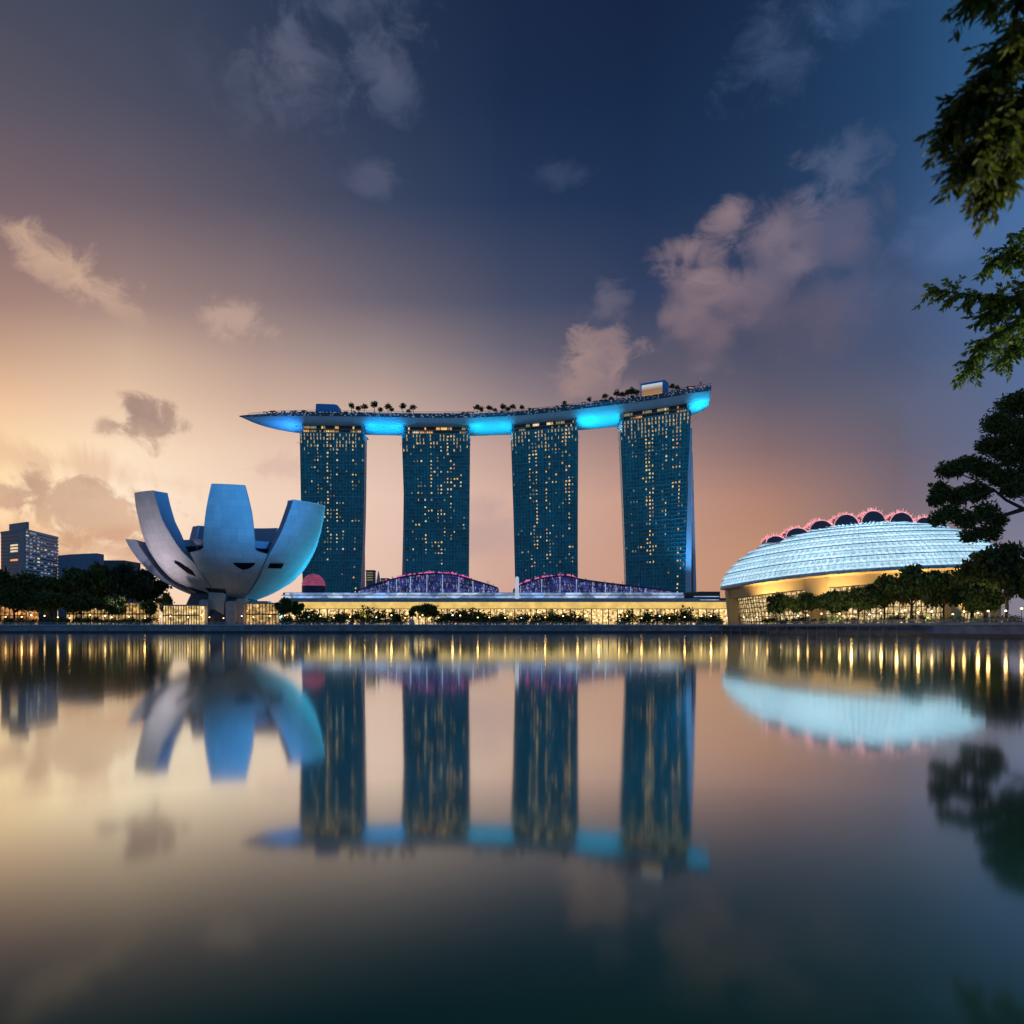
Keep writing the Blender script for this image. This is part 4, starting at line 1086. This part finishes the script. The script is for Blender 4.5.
# crest of lit arches along the ridge
m_navy = mat('arch_navy_glass', (0.025,0.025,0.07), 0.3, var=0.3)
m_pinklit = mat('arch_pink_glow', (0.6,0.35,0.36), 0.5, emit=(1.0,0.36,0.38), estr=0.85, var=0.5, vscale=0.6)
for px, yb, w, hgt in ((776,541,9.5,5),(798,535,11.5,7),(822,529.5,12,9),(847,525.5,12.5,11),(874,523.5,12.5,12.5),(902,523.5,12,11),(925,526,10,8.5)):
    d = TD-16; c = P(px, yb+1.5, d); rw_, hh = w*d/F, (hgt+1.5)*d/F
    lens = MB(); arc = [(c.x+rw_*math.cos(PI*i/16), c.z+hh*math.sin(PI*i/16)) for i in range(17)]
    lens.slab_xz(arc, d+.6, d+9); A = lens.build('roof_arch', m_navy, th)
    e = MB(); pts = [Vector((c.x+rw_*1.03*math.cos(PI*i/16), d+.2, c.z+hh*1.05*math.sin(PI*i/16))) for i in range(17)]
    e.tube(pts, 0.26, 6)
    pts2 = [p_+Vector((0, 9, 0.2)) for p_ in pts]; e.tube(pts2, 0.35, 6)
    for i in range(60):
        t_ = PI*rnd.uniform(.06,.94); p_ = Vector((c.x+rw_*1.04*math.cos(t_), d+rnd.uniform(0,8), c.z+hh*1.05*math.sin(t_)))
        n_ = Vector((math.cos(t_)*hh, rnd.uniform(-2,2), math.sin(t_)*rw_)).normalized()
        e.tube([p_, p_+n_*rnd.uniform(.9,2.3)], [0.26,0.08], 4)
    e.build('glow_rim', m_pinklit, A)
# warm lamps in the forecourt light the fascia
def post_lamp_light(loc, e, col=(1.0,0.62,0.24)): return lamp('POINT', loc, e, col, size=.5)

# =================================================================== LEFT SKYLINE
d = 760
m_hotel_a = mat('hotel_grey', (0.30,0.33,0.40), 0.6, var=0.12)
m_hotel_w = mat('hotel_white_band', (0.86,0.88,0.90), 0.55, var=0.1)
m_hotel_g = mat_glass('hotel_glass', (0.05,0.075,0.12))
ho = thing('hotel_block', 'grey and white banded hotel block above the trees at far left', 'building', (PX(28,d), d, GZ))
c = Vector((PX(25.5,d), d)); l = Vector((PX(1,d+26), d+26)); r = Vector((PX(57.5,d+70), d+70)); bk = l+(r-c)
zt = PZ(528, d); zt2 = zt-2
MB().prism([tuple(c), tuple(r), tuple(bk), tuple(l)], GZ, zt2).build('wall', m_hotel_g, ho)
wb = MB()
for k in range(22):
    z = GZ+20+k*(zt2-GZ-21)/21
    a, b = Vector((c.x,c.y,z)), Vector((r.x,r.y,z)); n = Vector((b.y-a.y, -(b.x-a.x), 0)).normalized()*1.0
    wb.hexa([a+n, b+n, b+n*.02, a+n*.02, a+n+Vector((0,0,2.1)), b+n+Vector((0,0,2.1)), b+n*.02+Vector((0,0,2.1)), a+n*.02+Vector((0,0,2.1))])
wb.build('balcony_band', m_hotel_w, ho)
m_face_glow = mat('hotel_face_glow', (0.08,0.09,0.1), 0.4, emit=(0.52,0.56,0.64), estr=0.45, var=0.6, vscale=0.15)  # pale panes added to brighten the hotel face beyond its lit top floors
hr = random.Random(9); nh = 0
for k in range(21):
    for j in range(9):
        if hr.random() < (.85 if k > 17 and j < 4 else .45):
            z = GZ+20+(k+.5)*(zt2-GZ-21)/21+.6; t0, t1 = j/9+.01, j/9+hr.uniform(.05,.1)
            a, b = Vector((c.x,c.y,z)), Vector((r.x,r.y,z)); n = Vector((b.y-a.y, -(b.x-a.x), 0)).normalized()*.1
            if nh < 98: MB().add([a+(b-a)*t0+n, a+(b-a)*t1+n, a+(b-a)*t1+n+Vector((0,0,1.7)), a+(b-a)*t0+n+Vector((0,0,1.7))], [(0,1,2,3)]).build('window', m_face_glow if hr.random() < .9 else m_win[2], ho); nh += 1
fw = MB(); a, b = Vector((l.x,l.y,0)), Vector((c.x,c.y,0)); n = Vector((b.y-a.y, -(b.x-a.x), 0)).normalized()
def onl(t, z, o_): return a+(b-a)*t+n*o_+Vector((0,0,z))
for k in range(21):
    z = GZ+20+k*(zt2-GZ-22)/20
    fw.hexa([onl(.02,z,.6), onl(.78,z,.6), onl(.78,z,.02), onl(.02,z,.02), onl(.02,z+1.8,.6), onl(.78,z+1.8,.6), onl(.78,z+1.8,.02), onl(.02,z+1.8,.02)])
fw.hexa([onl(.78,GZ,.8), onl(1.0,GZ,.8), onl(1.0,GZ,.02), onl(.78,GZ,.02), onl(.78,zt2,.8), onl(1.0,zt2,.8), onl(1.0,zt2,.02), onl(.78,zt2,.02)])
fw.build('pilaster', m_hotel_a, ho)
for k, z in enumerate((PZ(545,d), PZ(548,d), PZ(551,d), PZ(560,d))):
    b_ = MB(); b_.hexa([onl(.42,z,.7), onl(.72,z,.7), onl(.72,z,.61), onl(.42,z,.61), onl(.42,z+1.7,.7), onl(.72,z+1.7,.7), onl(.72,z+1.7,.61), onl(.42,z+1.7,.61)])
    b_.build('window', m_win[2 if k < 3 else 1], ho)
MB().prism([tuple(c+Vector((-.8,-.8))), tuple(r+Vector((.8,0))), tuple(bk+Vector((0,.8))), tuple(l+Vector((-.8,0)))], zt2+.003, zt2+1.5).build('roof', m_hotel_a, ho)
MB().prism([tuple(c+(l-c)*.05+(r-c)*.06), tuple(c+(r-c)*.1), tuple(c+(r-c)*.1+(l-c)*.7), tuple(c+(l-c)*.75+(r-c)*.06)], zt2+1.5, PZ(521, d)).build('roof_plant', m_hotel_a, ho)
d = 820
bb = thing('blue_block', 'plain windowless dusk blue block behind the trees beside the hotel', 'building', (PX(78,d), d, GZ))
m_bblk = mat('blue_grey_render', (0.20,0.33,0.52), 0.6, var=0.1)
MB().slab_xz([(PX(58,d),GZ),(PX(97,d),GZ),(PX(97,d),PZ(553.2,d)),(PX(85,d),PZ(553.6,d)),(PX(70,d),PZ(554.4,d)),(PX(58,d),PZ(555.5,d))], d, d+14).build('wall', m_bblk, bb)
MB().box(PX(60,d), PX(95,d), d-.4, d-.05, PZ(559.2,d), PZ(558.4,d)).build('louvre', m_hotel_a, bb)
d = 900
lb = thing('low_block', 'low flat roofed teal block behind trees left of the museum', 'building', (PX(108,d), d, GZ))
MB().box(PX(96,d), PX(124,d), d, d+40, GZ, PZ(561,d)).build('wall', mat('teal_render', (0.10,0.18,0.22), 0.6), lb)
MB().box(PX(95.5,d), PX(124.5,d), d-.5, d+40.5, PZ(561,d)+.003, PZ(560.3,d)).build('roof', m_hotel_a, lb)

# =================================================================== TREES
def crown_proto(seed, n=2600, leaf=1.15, spread=1.0, tall=1.0, lobes=9, base=4.5):
    # a tree about 16 m high, 16 m wide at scale 1
    rnd = random.Random(seed); lf = MB(); tk = MB()
    cl_ = []
    for k in range(lobes):
        a = 2*PI*k/lobes+rnd.uniform(-.4,.4); r_ = rnd.uniform(2.2,5.4)*spread
        cl_.append(((r_*math.cos(a), r_*math.sin(a), (base+rnd.uniform(2.2,7.5))*tall), rnd.uniform(2.2,3.7)*spread, rnd.uniform(2.2,3.7)*spread, rnd.uniform(1.3,2.3)))
    cl_.append(((0.3,0,(base+7.6)*tall), 3.6*spread, 3.6*spread, 2.6))
    clump_leaves(lf, cl_, n, leaf, rnd, 0.65)
    tk.tube([(0,0,-.2),(0.15,0.1,base*.6),(0.1,0,(base+2)*tall),(0.2,0.1,(base+6)*tall)], [0.5,0.38,0.28,0.1], 7)
    for c_ in cl_[:7]:
        p_ = Vector(c_[0]); tk.tube([(0.1,0,base*tall), p_*0.55+Vector((0,0,base*.35)), p_], [0.22,0.14,0.05], 5)
    return lf, tk
TP = [crown_proto(101, 4600), crown_proto(102, 4800, spread=1.25, tall=.9, lobes=13), crown_proto(103, 3600, spread=.8, tall=1.1), crown_proto(104, 5600, spread=1.4, tall=.8, lobes=16)]
tree_first = {}
def tree(px, d, top_y, width_px, kind, label, group, leaf=None, rot=0.0, name='broadleaf_tree', xyz=None):
    lm = leaf or m_leaf; key = (kind, lm.name)
    if key not in tree_first:
        o = thing(name, label, 'tree', (0,0,0), group)
        TP[kind][0].build('crown', lm, o, local=True); TP[kind][1].build('trunk', m_bark, o, local=True)
        tree_first[key] = o
    else:
        o = copy_tree(tree_first[key]); o['label'] = label; o['group'] = group
    hgt = {0:14.6, 1:13.2, 2:16.2, 3:11.8}[kind]; wid = {0:15.5,1:18.5,2:12.8,3:20.5}[kind]
    sz = (PZ(top_y, d)-GZ)/hgt; sx = width_px*d/F/wid
    o.location = (PX(px, d), d, GZ); o.scale = (sx, sx, sz); o.rotation_euler = (0,0,rot)
    return o
GL = 'trees on the left waterfront'
LT = [(-6,470,566,62,1,'dark broad tree cut by the left picture edge'),(28,480,572,56,3,'dark spreading tree in front of the banded hotel'),
      (52,500,576,46,1,'round dark tree below the gap between hotel and blue block'),(74,485,567,50,0,'dark tree hiding the foot of the plain blue block'),
      (98,505,563,56,3,'tall broad tree right of the plain blue block'),(124,510,562,52,1,'tall tree with blue light tinted into its leaves just left of the museum'),
      (146,525,569,44,0,'tree with blue light tinted into its leaves behind the lowest museum petal'),(14,440,586,40,1,'lower dark tree near the quay at far left'),
      (48,436,590,42,3,'low wide tree near the quay below the hotel'),(82,438,592,38,1,'low round tree near the quay, in front of the amber cafe'),
      (112,440,594,36,3,'low tree near the quay right of the amber cafe centre'),(150,434,599,19,2,'small dense tree left of the golden pavilion'),
      (166,470,592,20,0,'small lit tree behind the golden pavilion')]
for k, (px, d, ty, w, kd, lab) in enumerate(LT):
    tree(px, d, ty, w, kd, lab, GL, m_leaf_bluelit if k in (5, 6) else m_leaf, k*1.7)
GM = 'trees along the middle promenade'
for k, (px, d, ty, w, kd, lab) in enumerate([(284,440,597,22,0,'small tree right of the museum, by the golden pavilion'),(296,446,600,16,2,'slim small tree left of the golden colonnade end'),
      (427,425,603,27,3,'dark round tree standing alone before the golden colonnade'),(413,432,605.5,11,2,'small yellowish tree beside the dark round one')]):
    tree(px, d, ty, w, kd, lab, GM, m_leaf_g if k in (1, 3) else m_leaf, k*2.3+.4)
GR = 'trees in front of the domed theatre'
RTs = [(780,400,592.5,34,3,'leftmost low tree before the theatre forecourt'),(806,398,591.5,36,1,'low wide tree before the theatre buttress'),(832,376,590,38,3,'low tree below the theatre foyer windows'),
       (858,372,586,40,1,'mid height tree left of the taller theatre tree'),(884,380,574,44,0,'tall tree overlapping the gold fascia'),(912,372,563.5,56,1,'tallest round tree before the theatre centre'),
       (944,355,572,56,3,'broad tree right of the tallest theatre tree'),(972,340,566,58,0,'tree under the right end of the dome'),(1006,300,541,84,1,'big near tree at the right picture edge below the hanging bough'),
       (1040,285,552,70,3,'broad tree cut by the right picture edge near the quay'),(985,320,588,44,3,'low tree on the quay below the big right tree')]
for k, (px, d, ty, w, kd, lab) in enumerate(RTs): tree(px, d, ty, w, kd, lab, GR, m_leaf, k*1.3+.7)
# hedges and shrubs along the promenade
HP = []
for k in range(4):
    rnd = random.Random(300+k); lf = MB(); tk = MB()
    clump_leaves(lf, [((rnd.uniform(-1.4,1.4), rnd.uniform(-.5,.5), rnd.uniform(.8,2.2)), rnd.uniform(.8,1.6), 1.1, rnd.uniform(.7,1.3)) for _ in range(5)], 260, 0.55, rnd)
    for q_ in range(3): tk.tube([(rnd.uniform(-.8,.8),0,-.1),(rnd.uniform(-1,1),0,1.6)], [.08,.04], 5)
    HP.append((lf, tk))
sf = {}
rnd = random.Random(77)
def shrub(px, d, s, leaf, label, group):
    k = rnd.randrange(4); key = (k, leaf.name)
    if key not in sf:
        o = thing('shrub', label, 'shrub', (0,0,0), group); HP[k][0].build('foliage', leaf, o, local=True); HP[k][1].build('stem', m_bark, o, local=True); sf[key] = o
    else: o = copy_tree(sf[key]); o['label'] = label; o['group'] = group
    o.location = (PX(px,d), d, GZ); o.scale = (s*rnd.uniform(.9,1.5), s, s*rnd.uniform(.8,1.2)); o.rotation_euler = (0,0,rnd.uniform(-.4,.4))
SL = 'shrub in the planting along the golden colonnade promenade'
for k in range(120):
    px = 283+k*3.68+rnd.uniform(-1.4,1.4)
    if 405 < px < 440 or (590 < px < 660 and rnd.random() < .65): continue
    shrub(px, rnd.uniform(424,470), rnd.choice([1,1.2,1.5,2.2,2.8])*rnd.uniform(.8,1.1), rnd.choice([m_leaf, m_leaf, m_leaf_g]), SL, 'shrubs before the golden colonnade')
for k in range(46):
    shrub(766+k*5.6+rnd.uniform(-2,2), rnd.uniform(350,372) if k < 22 else rnd.uniform(300,330), rnd.uniform(.8,1.4), m_leaf, 'shrub in the low planting before the domed theatre', 'shrubs before the theatre')
for k in range(36):
    shrub(2+k*4.3+rnd.uniform(-1,1), rnd.uniform(408,425), rnd.uniform(.8,1.7), m_leaf, 'shrub under the trees on the left waterfront', 'shrubs on the left waterfront')

# street lamps
m_globe = mat('lamp_globe_warm', (0.8,0.7,0.5), 0.3, emit=(1.0,0.62,0.24), estr=5.0, var=0.05)
m_globe_w = mat('lamp_globe_white', (0.8,0.8,0.8), 0.3, emit=(0.85,0.88,1.0), estr=4.0, var=0.05)
def lamp_proto(gm, label, group):
    o = thing('street_lamp', label, 'street lamp', (0,0,0), group)
    MB().tube([(0,0,0),(0,0,4.6)], [0.11,0.07], 6).build('post', m_dark, o, local=True)
    MB().ball((0,0,4.9), 0.36, nu=10, nv=6).build('globe', gm, o, local=True)
    MB().tube([(0,0,4.5),(0,0,4.62)], [0.22,0.3], 8).build('collar', m_dark, o, local=True)
    return o
lw = lamp_proto(m_globe, 'warm globe street lamp on the waterfront promenade', 'warm promenade lamps')
lc = lamp_proto(m_globe_w, 'white globe street lamp on the waterfront promenade', 'white promenade lamps')
spots = []
for k in range(74):
    px = 4+k*13.9+rnd.uniform(-4,4)
    if px < 720: d = rnd.uniform(404, 440)
    else: d = interp([(720,420),(800,372),(860,330),(930,272),(1024,240)], px)+rnd.uniform(0,30)
    if PX(px, d) > 90 and px > 720 and d < 250: d = 262
    spots.append((px, d))
for k, (px, d) in enumerate(spots):
    src = lc if (k % 5 == 2) else lw
    o = src if src.location.length == 0 else copy_tree(src)
    s = rnd.uniform(.7,1.05)
    o.location = (PX(px,d), d, GZ); o.scale = (1,1,s)
# every other lamp carries its own pool of light
for k, (px, d) in enumerate(spots):
    if True:
        near_mus = 150 < px < 320
        e = rnd.choice([30,60,90,150,260])*rnd.uniform(.7,1.3)*(0.35 if near_mus else 1)*(2.6 if px > 720 else 1.2)
        post_lamp_light((PX(px,d), d, GZ+5.6), e, (1.0,0.54,0.16))
for a, e in ((-0.95,60000),(-0.45,60000),(0.0,60000),(0.45,50000)):    # forecourt floods on the sandstone fascia
    x = TC.x+RX*1.12*math.sin(a); y = TC.y-RY*1.1*math.cos(a)
    floodlight((x, y, 6), (TC.x+RX*.96*math.sin(a), TC.y-RY*.96*math.cos(a), RIM-4), e, (1.0,0.66,0.28), 'gold', 'golden floodlight in the forecourt of the domed theatre', 95, None, .6)
for px, d_, e_, aim_, lab_ in ((792,376,9000,(792,400,15),'leftmost warm uplight added to brighten the theatre trees'),(836,352,9000,(838,386,16),'second warm uplight added to brighten the theatre trees'),(880,338,11000,(884,378,19),'warm uplight added to brighten the tallest theatre tree'),
                       (928,318,11000,(938,360,18),'warm uplight added to brighten the broad tree under the dome end'),(975,292,12000,(990,322,18),'warm uplight added to brighten the low tree under the big right tree')):
    floodlight((PX(px,d_), d_, GZ+1.2), (PX(aim_[0],aim_[1]), aim_[1], aim_[2]), e_, (1.0,0.80,0.42), 'warm', lab_, 95, None, .4)  # extra uplights added to brighten the dark theatre trees
# tower foot: blue flood on the fin
floodlight((PX(702,fd-30), fd-30, 34), P(689, 520, fd), 150000, (0.12,0.48,1.0), 'blue', 'blue floodlight at the foot of the rightmost tower', 70, None, .6)

# people strolling on the promenade
def person_mesh(seed):
    rnd_ = random.Random(seed)
    me = bpy.data.meshes.new('person'); st = rnd_.uniform(.1,.22)
    V = [(0,0,.95),(0,0,1.2),(0,0,1.42),(0,0,1.52),(0,-.02,1.66),(-.1,0,.9),(-.11,-st,.5),(-.11,-st+.06,.06),(.1,0,.9),(.11,st*.6,.5),(.11,st+.1,.07),
         (-.19,0,1.4),(-.25,.03,1.12),(-.25,-.08,.88),(.19,0,1.4),(.25,-.03,1.12),(.25,-.12,.88),(-.11,-st-.1,.04),(.11,st,.04)]
    Rr = [.15,.15,.16,.06,.105,.1,.07,.05,.1,.07,.05,.07,.05,.04,.07,.05,.04,.04,.04]
    E = [(0,1),(1,2),(2,3),(3,4),(0,5),(5,6),(6,7),(0,8),(8,9),(9,10),(2,11),(11,12),(12,13),(2,14),(14,15),(15,16),(7,17),(10,18)]
    me.from_pydata(V, E, [])
    o = bpy.data.objects.new('person', me); COL.objects.link(o)
    sk = o.modifiers.new('skin', 'SKIN'); lay = me.skin_vertices[0].data if me.skin_vertices else None
    if lay is None:
        bm_ = bmesh.new(); bm_.from_mesh(me); bm_.verts.layers.skin.verify(); bm_.to_mesh(me); bm_.free(); lay = me.skin_vertices[0].data
    for k_, r_ in enumerate(Rr): lay[k_].radius = (r_, r_*.85)
    lay[0].use_root = True
    o.modifiers.new('smooth', 'SUBSURF').levels = 1; o.modifiers['smooth'].render_levels = 1
    dg = bpy.context.evaluated_depsgraph_get(); m2 = bpy.data.meshes.new_from_object(o.evaluated_get(dg))
    bpy.data.objects.remove(o)
    return m2
def mat_person(name, top, bottom):
    m = bpy.data.materials.new(name); m.use_nodes = True; h = G(m.node_tree); b = m.node_tree.nodes['Principled BSDF']
    t = h.n('ShaderNodeTexCoord'); sp = h.n('ShaderNodeSeparateXYZ'); h.put(sp.inputs[0], t.outputs['Object'])
    c = h.mix(h.mr(sp.outputs[2], .92, .93, 0, 1, 'LINEAR'), (*bottom,1), (*top,1)); c = h.mix(h.mr(sp.outputs[2], 1.47, 1.48, 0, 1, 'LINEAR'), c, (.35,.2,.13,1))
    c = h.mix(h.mr(sp.outputs[2], 1.68, 1.7, 0, 1, 'LINEAR'), c, (.02,.015,.01,1))
    h.put(b.inputs['Base Color'], c); b.inputs['Roughness'].default_value = .8
    return m
PM = []
for k, (a, b, lab, gp) in enumerate((((.6,.6,.6),(.05,.06,.1),'person in a pale top and dark trousers on the promenade','people in pale tops'),((.03,.03,.04),(.04,.04,.06),'person in dark clothing on the promenade','people in dark clothing'),((.5,.06,.08),(.1,.1,.13),'person in a red top and grey trousers on the promenade','people in red tops'))):
    me = person_mesh(k); me.materials.append(mat_person('clothes', a, b)); PM.append((me, lab, gp))
for k in range(66):
    me, lab, gp = PM[rnd.choice([0,0,1,1,2])]
    px = rnd.choice([rnd.uniform(150,330), rnd.uniform(330,720), rnd.uniform(540,700), rnd.uniform(720,900)])
    d = rnd.uniform(403,420) if px < 720 else interp([(720,412),(800,362),(860,322),(900,300)], px)+3
    o = bpy.data.objects.new('person', me); COL.objects.link(o); o.location = (PX(px,d), d, GZ+.01); o.rotation_euler = (0,0,rnd.uniform(0,6.28))
    tag(o, lab, 'person', gp)
# white kiosk on the promenade
d = 412
kk = thing('promenade_kiosk', 'small white tent kiosk left of the lone dark round tree', 'kiosk', (PX(411.5,d), d, GZ))
MB().box(PX(409,d), PX(414,d), d, d+2.4, GZ, GZ+2.0).build('body', m_white, kk)
x0, x1 = PX(408.6,d), PX(414.4,d); tp = Vector(((x0+x1)/2, d+1.2, GZ+3.4))
MB().add([(x0,d-.2,GZ+2.003),(x1,d-.2,GZ+2.003),(x1,d+2.6,GZ+2.003),(x0,d+2.6,GZ+2.003),tp], [(0,1,4),(1,2,4),(2,3,4),(3,0,4),(3,2,1,0)]).build('roof', m_white, kk)

# ---- near trees on the right bank
def bough_tree(name, label, root, trunk, boughs, leaf, seed, n_twig, twig_len, leaf_len, per, droop, asp, lm, tw_r=.012):
    rnd = random.Random(seed); o = thing(name, label, 'tree', root, 'trees on the near right bank')
    tk = MB(); lf = MB()
    tk.tube(*trunk, 10)
    for pts, r0, dens in boughs:
        pts = [Vector(p_) for p_ in pts]
        tk.tube(pts, [r0*(1-.85*k/(len(pts)-1)) for k in range(len(pts))], 6)
        seg = [(b_-a_).length for a_, b_ in zip(pts, pts[1:])]; tot = sum(seg)
        for _ in range(int(n_twig*dens)):
            t = rnd.random()**.8*tot; k = 0
            while k < len(seg)-1 and t > seg[k]: t -= seg[k]; k += 1
            p0 = pts[k]+(pts[k+1]-pts[k])*min(1, t/seg[k])
            dv = (pts[k+1]-pts[k]).normalized()*.8+Vector((rnd.gauss(0,.7), rnd.gauss(0,.7), rnd.gauss(-.15,.6)))
            dv.normalize(); tl = twig_len*rnd.uniform(.5,1.25)
            tp_ = [p0]; 
            for s in range(1, 5):
                dv = (dv+Vector((0,0,-droop*.25))).normalized(); tp_.append(tp_[-1]+dv*tl/4)
            tk.tube(tp_, [tw_r*2,tw_r*1.6,tw_r*1.3,tw_r,tw_r*.6], 4, False)
            for s in range(per):
                f_ = (s+.5)/per*4; i_ = min(3, int(f_)); q_ = tp_[i_]+(tp_[i_+1]-tp_[i_])*(f_-i_)
                side = 1 if s % 2 else -1
                ax_ = (tp_[i_+1]-tp_[i_]).normalized(); lat = ax_.cross(Vector((rnd.gauss(0,.4),rnd.gauss(0,.4),1))).normalized()*side
                ld_ = ax_*.75+lat*.7+Vector((rnd.gauss(0,.22), rnd.gauss(0,.22), -droop*rnd.uniform(.2,.8)))
                leaf_quad(lf, q_, leaf_len*rnd.uniform(.65,1.2), rnd, asp, ld_)
    lf.build('crown', lm, o); tk.build('trunk', m_bark, o)
    return o
# topmost, nearest: drooping sprays
d = 15.0
def B(d, *pts): return [P(px, py, d+dd) for px, py, dd in pts]
m_leaf_n = mat_leaf('leaf_near_olive', (0.085,0.120,0.022))
m_leaf_m = mat_leaf('leaf_mid_green', (0.085,0.170,0.035))
bough_tree('overhanging_tree', 'nearest tree with dark drooping sprays hanging from the top right corner', (15.5, 15.0, GZ),
    ([(15.5,15,GZ-.2),(15.3,15,9),(14.2,15,13.5),(12.8,15,17)], [.35,.28,.2,.12]),
    [(B(d,(1185,0,0),(1090,-10,0),(1010,-10,.3),(968,-6,0)),.09,.5),
     (B(d,(1170,30,0),(1080,20,-.5),(1020,40,-.6),(985,80,-.4),(965,108,0)),.08,1.2),
     (B(d,(1165,60,0),(1090,70,.4),(1030,95,.5),(985,118,.4),(948,126,.4)),.07,1.0),
     (B(d,(1165,60,0),(1080,80,-.3),(1020,110,-.4),(985,140,-.5),(962,168,-.3)),.06,1.2),
     (B(d,(1165,80,0),(1080,100,0),(1030,130,0),(1008,160,.2),(992,190,.2)),.06,1.0),
     (B(d,(1165,20,0),(1090,20,.8),(1030,30,.9),(1000,50,.8),(988,100,.8)),.07,1.1)],
    None, 31, 170, .66, .235, 17, .55, .36, m_leaf_n, .004)
d = 42.0
bough_tree('feathery_tree', 'mid green feathery tree reaching in from the right edge above the dark one', (40.5, 42.0, GZ),
    ([(40.5,42,GZ-.2),(40,42,13),(38,42,18),(35.5,42,23)], [.6,.5,.35,.2]),
    [(B(d,(1200,300,0),(1090,300,0),(1030,300,.6),(980,296,.5),(934,290,.4)),.16,.75),
     (B(d,(1190,270,0),(1090,265,-.6),(1035,258,-.9),(1010,250,-.7),(992,262,-.3)),.14,1.1),
     (B(d,(1190,300,0),(1080,310,-.3),(1020,318,-.5),(985,340,-.6),(970,368,-.5)),.13,1.15),
     (B(d,(1190,290,0),(1080,290,.9),(1030,290,1.0),(1005,300,.9),(985,318,.9)),.13,1.1),
     (B(d,(1190,320,0),(1090,330,.2),(1040,335,.2),(1015,345,.2),(1003,362,.2)),.12,.9),
     (B(d,(1190,250,0),(1100,240,.2),(1050,238,.2),(1020,236,.2)),.12,.7)],
    None, 32, 190, 1.05, .34, 17, .4, .45, m_leaf_m, .009)
# the dark rounded bough further off
rnd2 = random.Random(41)
d = 150.0
bt = thing('dark_tree', 'large dark rounded tree leaning in at the right edge over the theatre dome', 'tree', (PX(1130,d), d, GZ), 'trees on the near right bank')
cl_ = []
for px, py, w, hgt in ((1020,404,22,12),(998,424,15,11),(1024,432,24,14),(992,446,16,10),(1016,456,22,11),(968,464,16,8),(950,470,14,8),(985,470,14,9),(1005,478,18,10),(940,490,9,9),(936,500,8,6),
                       (958,496,13,9),(975,492,15,10),(950,513,12,9),(938,519,9,8),(966,520,13,10),(985,512,14,10),(972,535,12,8),(990,532,12,10),(998,520,9,8),(1012,490,12,8),(1040,480,26,22),(1050,430,34,26),(1060,520,20,16)):
    c = P(px, py, d+rnd2.uniform(-3,3)); cl_.append((c, w*d/F*1.22, w*d/F*1.0, hgt*d/F*1.18))
lf = MB()
for c in cl_: clump_leaves(lf, [c], int((220+c[1]*c[3]*170)*(.75 if c[0].z < PZ(503,d) else 1.1)), 0.72, rnd2, .5, .4)
lf.build('crown', mat_leaf('leaf_dark_bough', (0.085,0.135,0.050)), bt)
tk = MB()
tb = [P(1130,627-3,d), P(1125,560,d), P(1105,515,d), P(1080,480,d), P(1060,440,d)]; tb[0].z = GZ-.2
tk.tube(tb, [1.1,.9,.7,.5,.3], 9)
for br in (((1105,515),(1060,518),(1024,509),(1006,500),(994,490),(975,480),(955,472)),((1105,515),(1050,505),(1010,470),(995,440)),((1024,509),(1005,515),(985,520),(965,525)),((1080,480),(1040,450),(1015,415)),((994,490),(970,498),(945,508))):
    pp = [P(x, y, d) for x, y in br]; tk.tube(pp, [.45-.36*k/(len(pp)-1) for k in range(len(pp))], 6)
tk.build('trunk', m_bark, bt)

# lamps added out of view on the near right bank to brighten the overhanging leaves
for x, y, e, lab in ((19.5,13.0,4500,'unseen warm lamp added on the near right bank beside the overhanging tree'),(44.0,36.0,20000,'unseen warm lamp added on the near right bank beside the feathery tree')):
    o = thing('leaf_fill_lamp', lab, 'fill lamp', (x,y,GZ), 'fill lamps added on the near bank')
    MB().tube([(x,y,GZ),(x,y,GZ+5.6)], [.12,.08], 8).build('post', m_dark, o)
    MB().ball((x,y,GZ+6), .35, nu=12, nv=8).build('globe', m_globe, o)
    lamp('POINT', (x-.9,y-.6,GZ+6), e, (1.0,.82,.5), size=.4, parent=o)
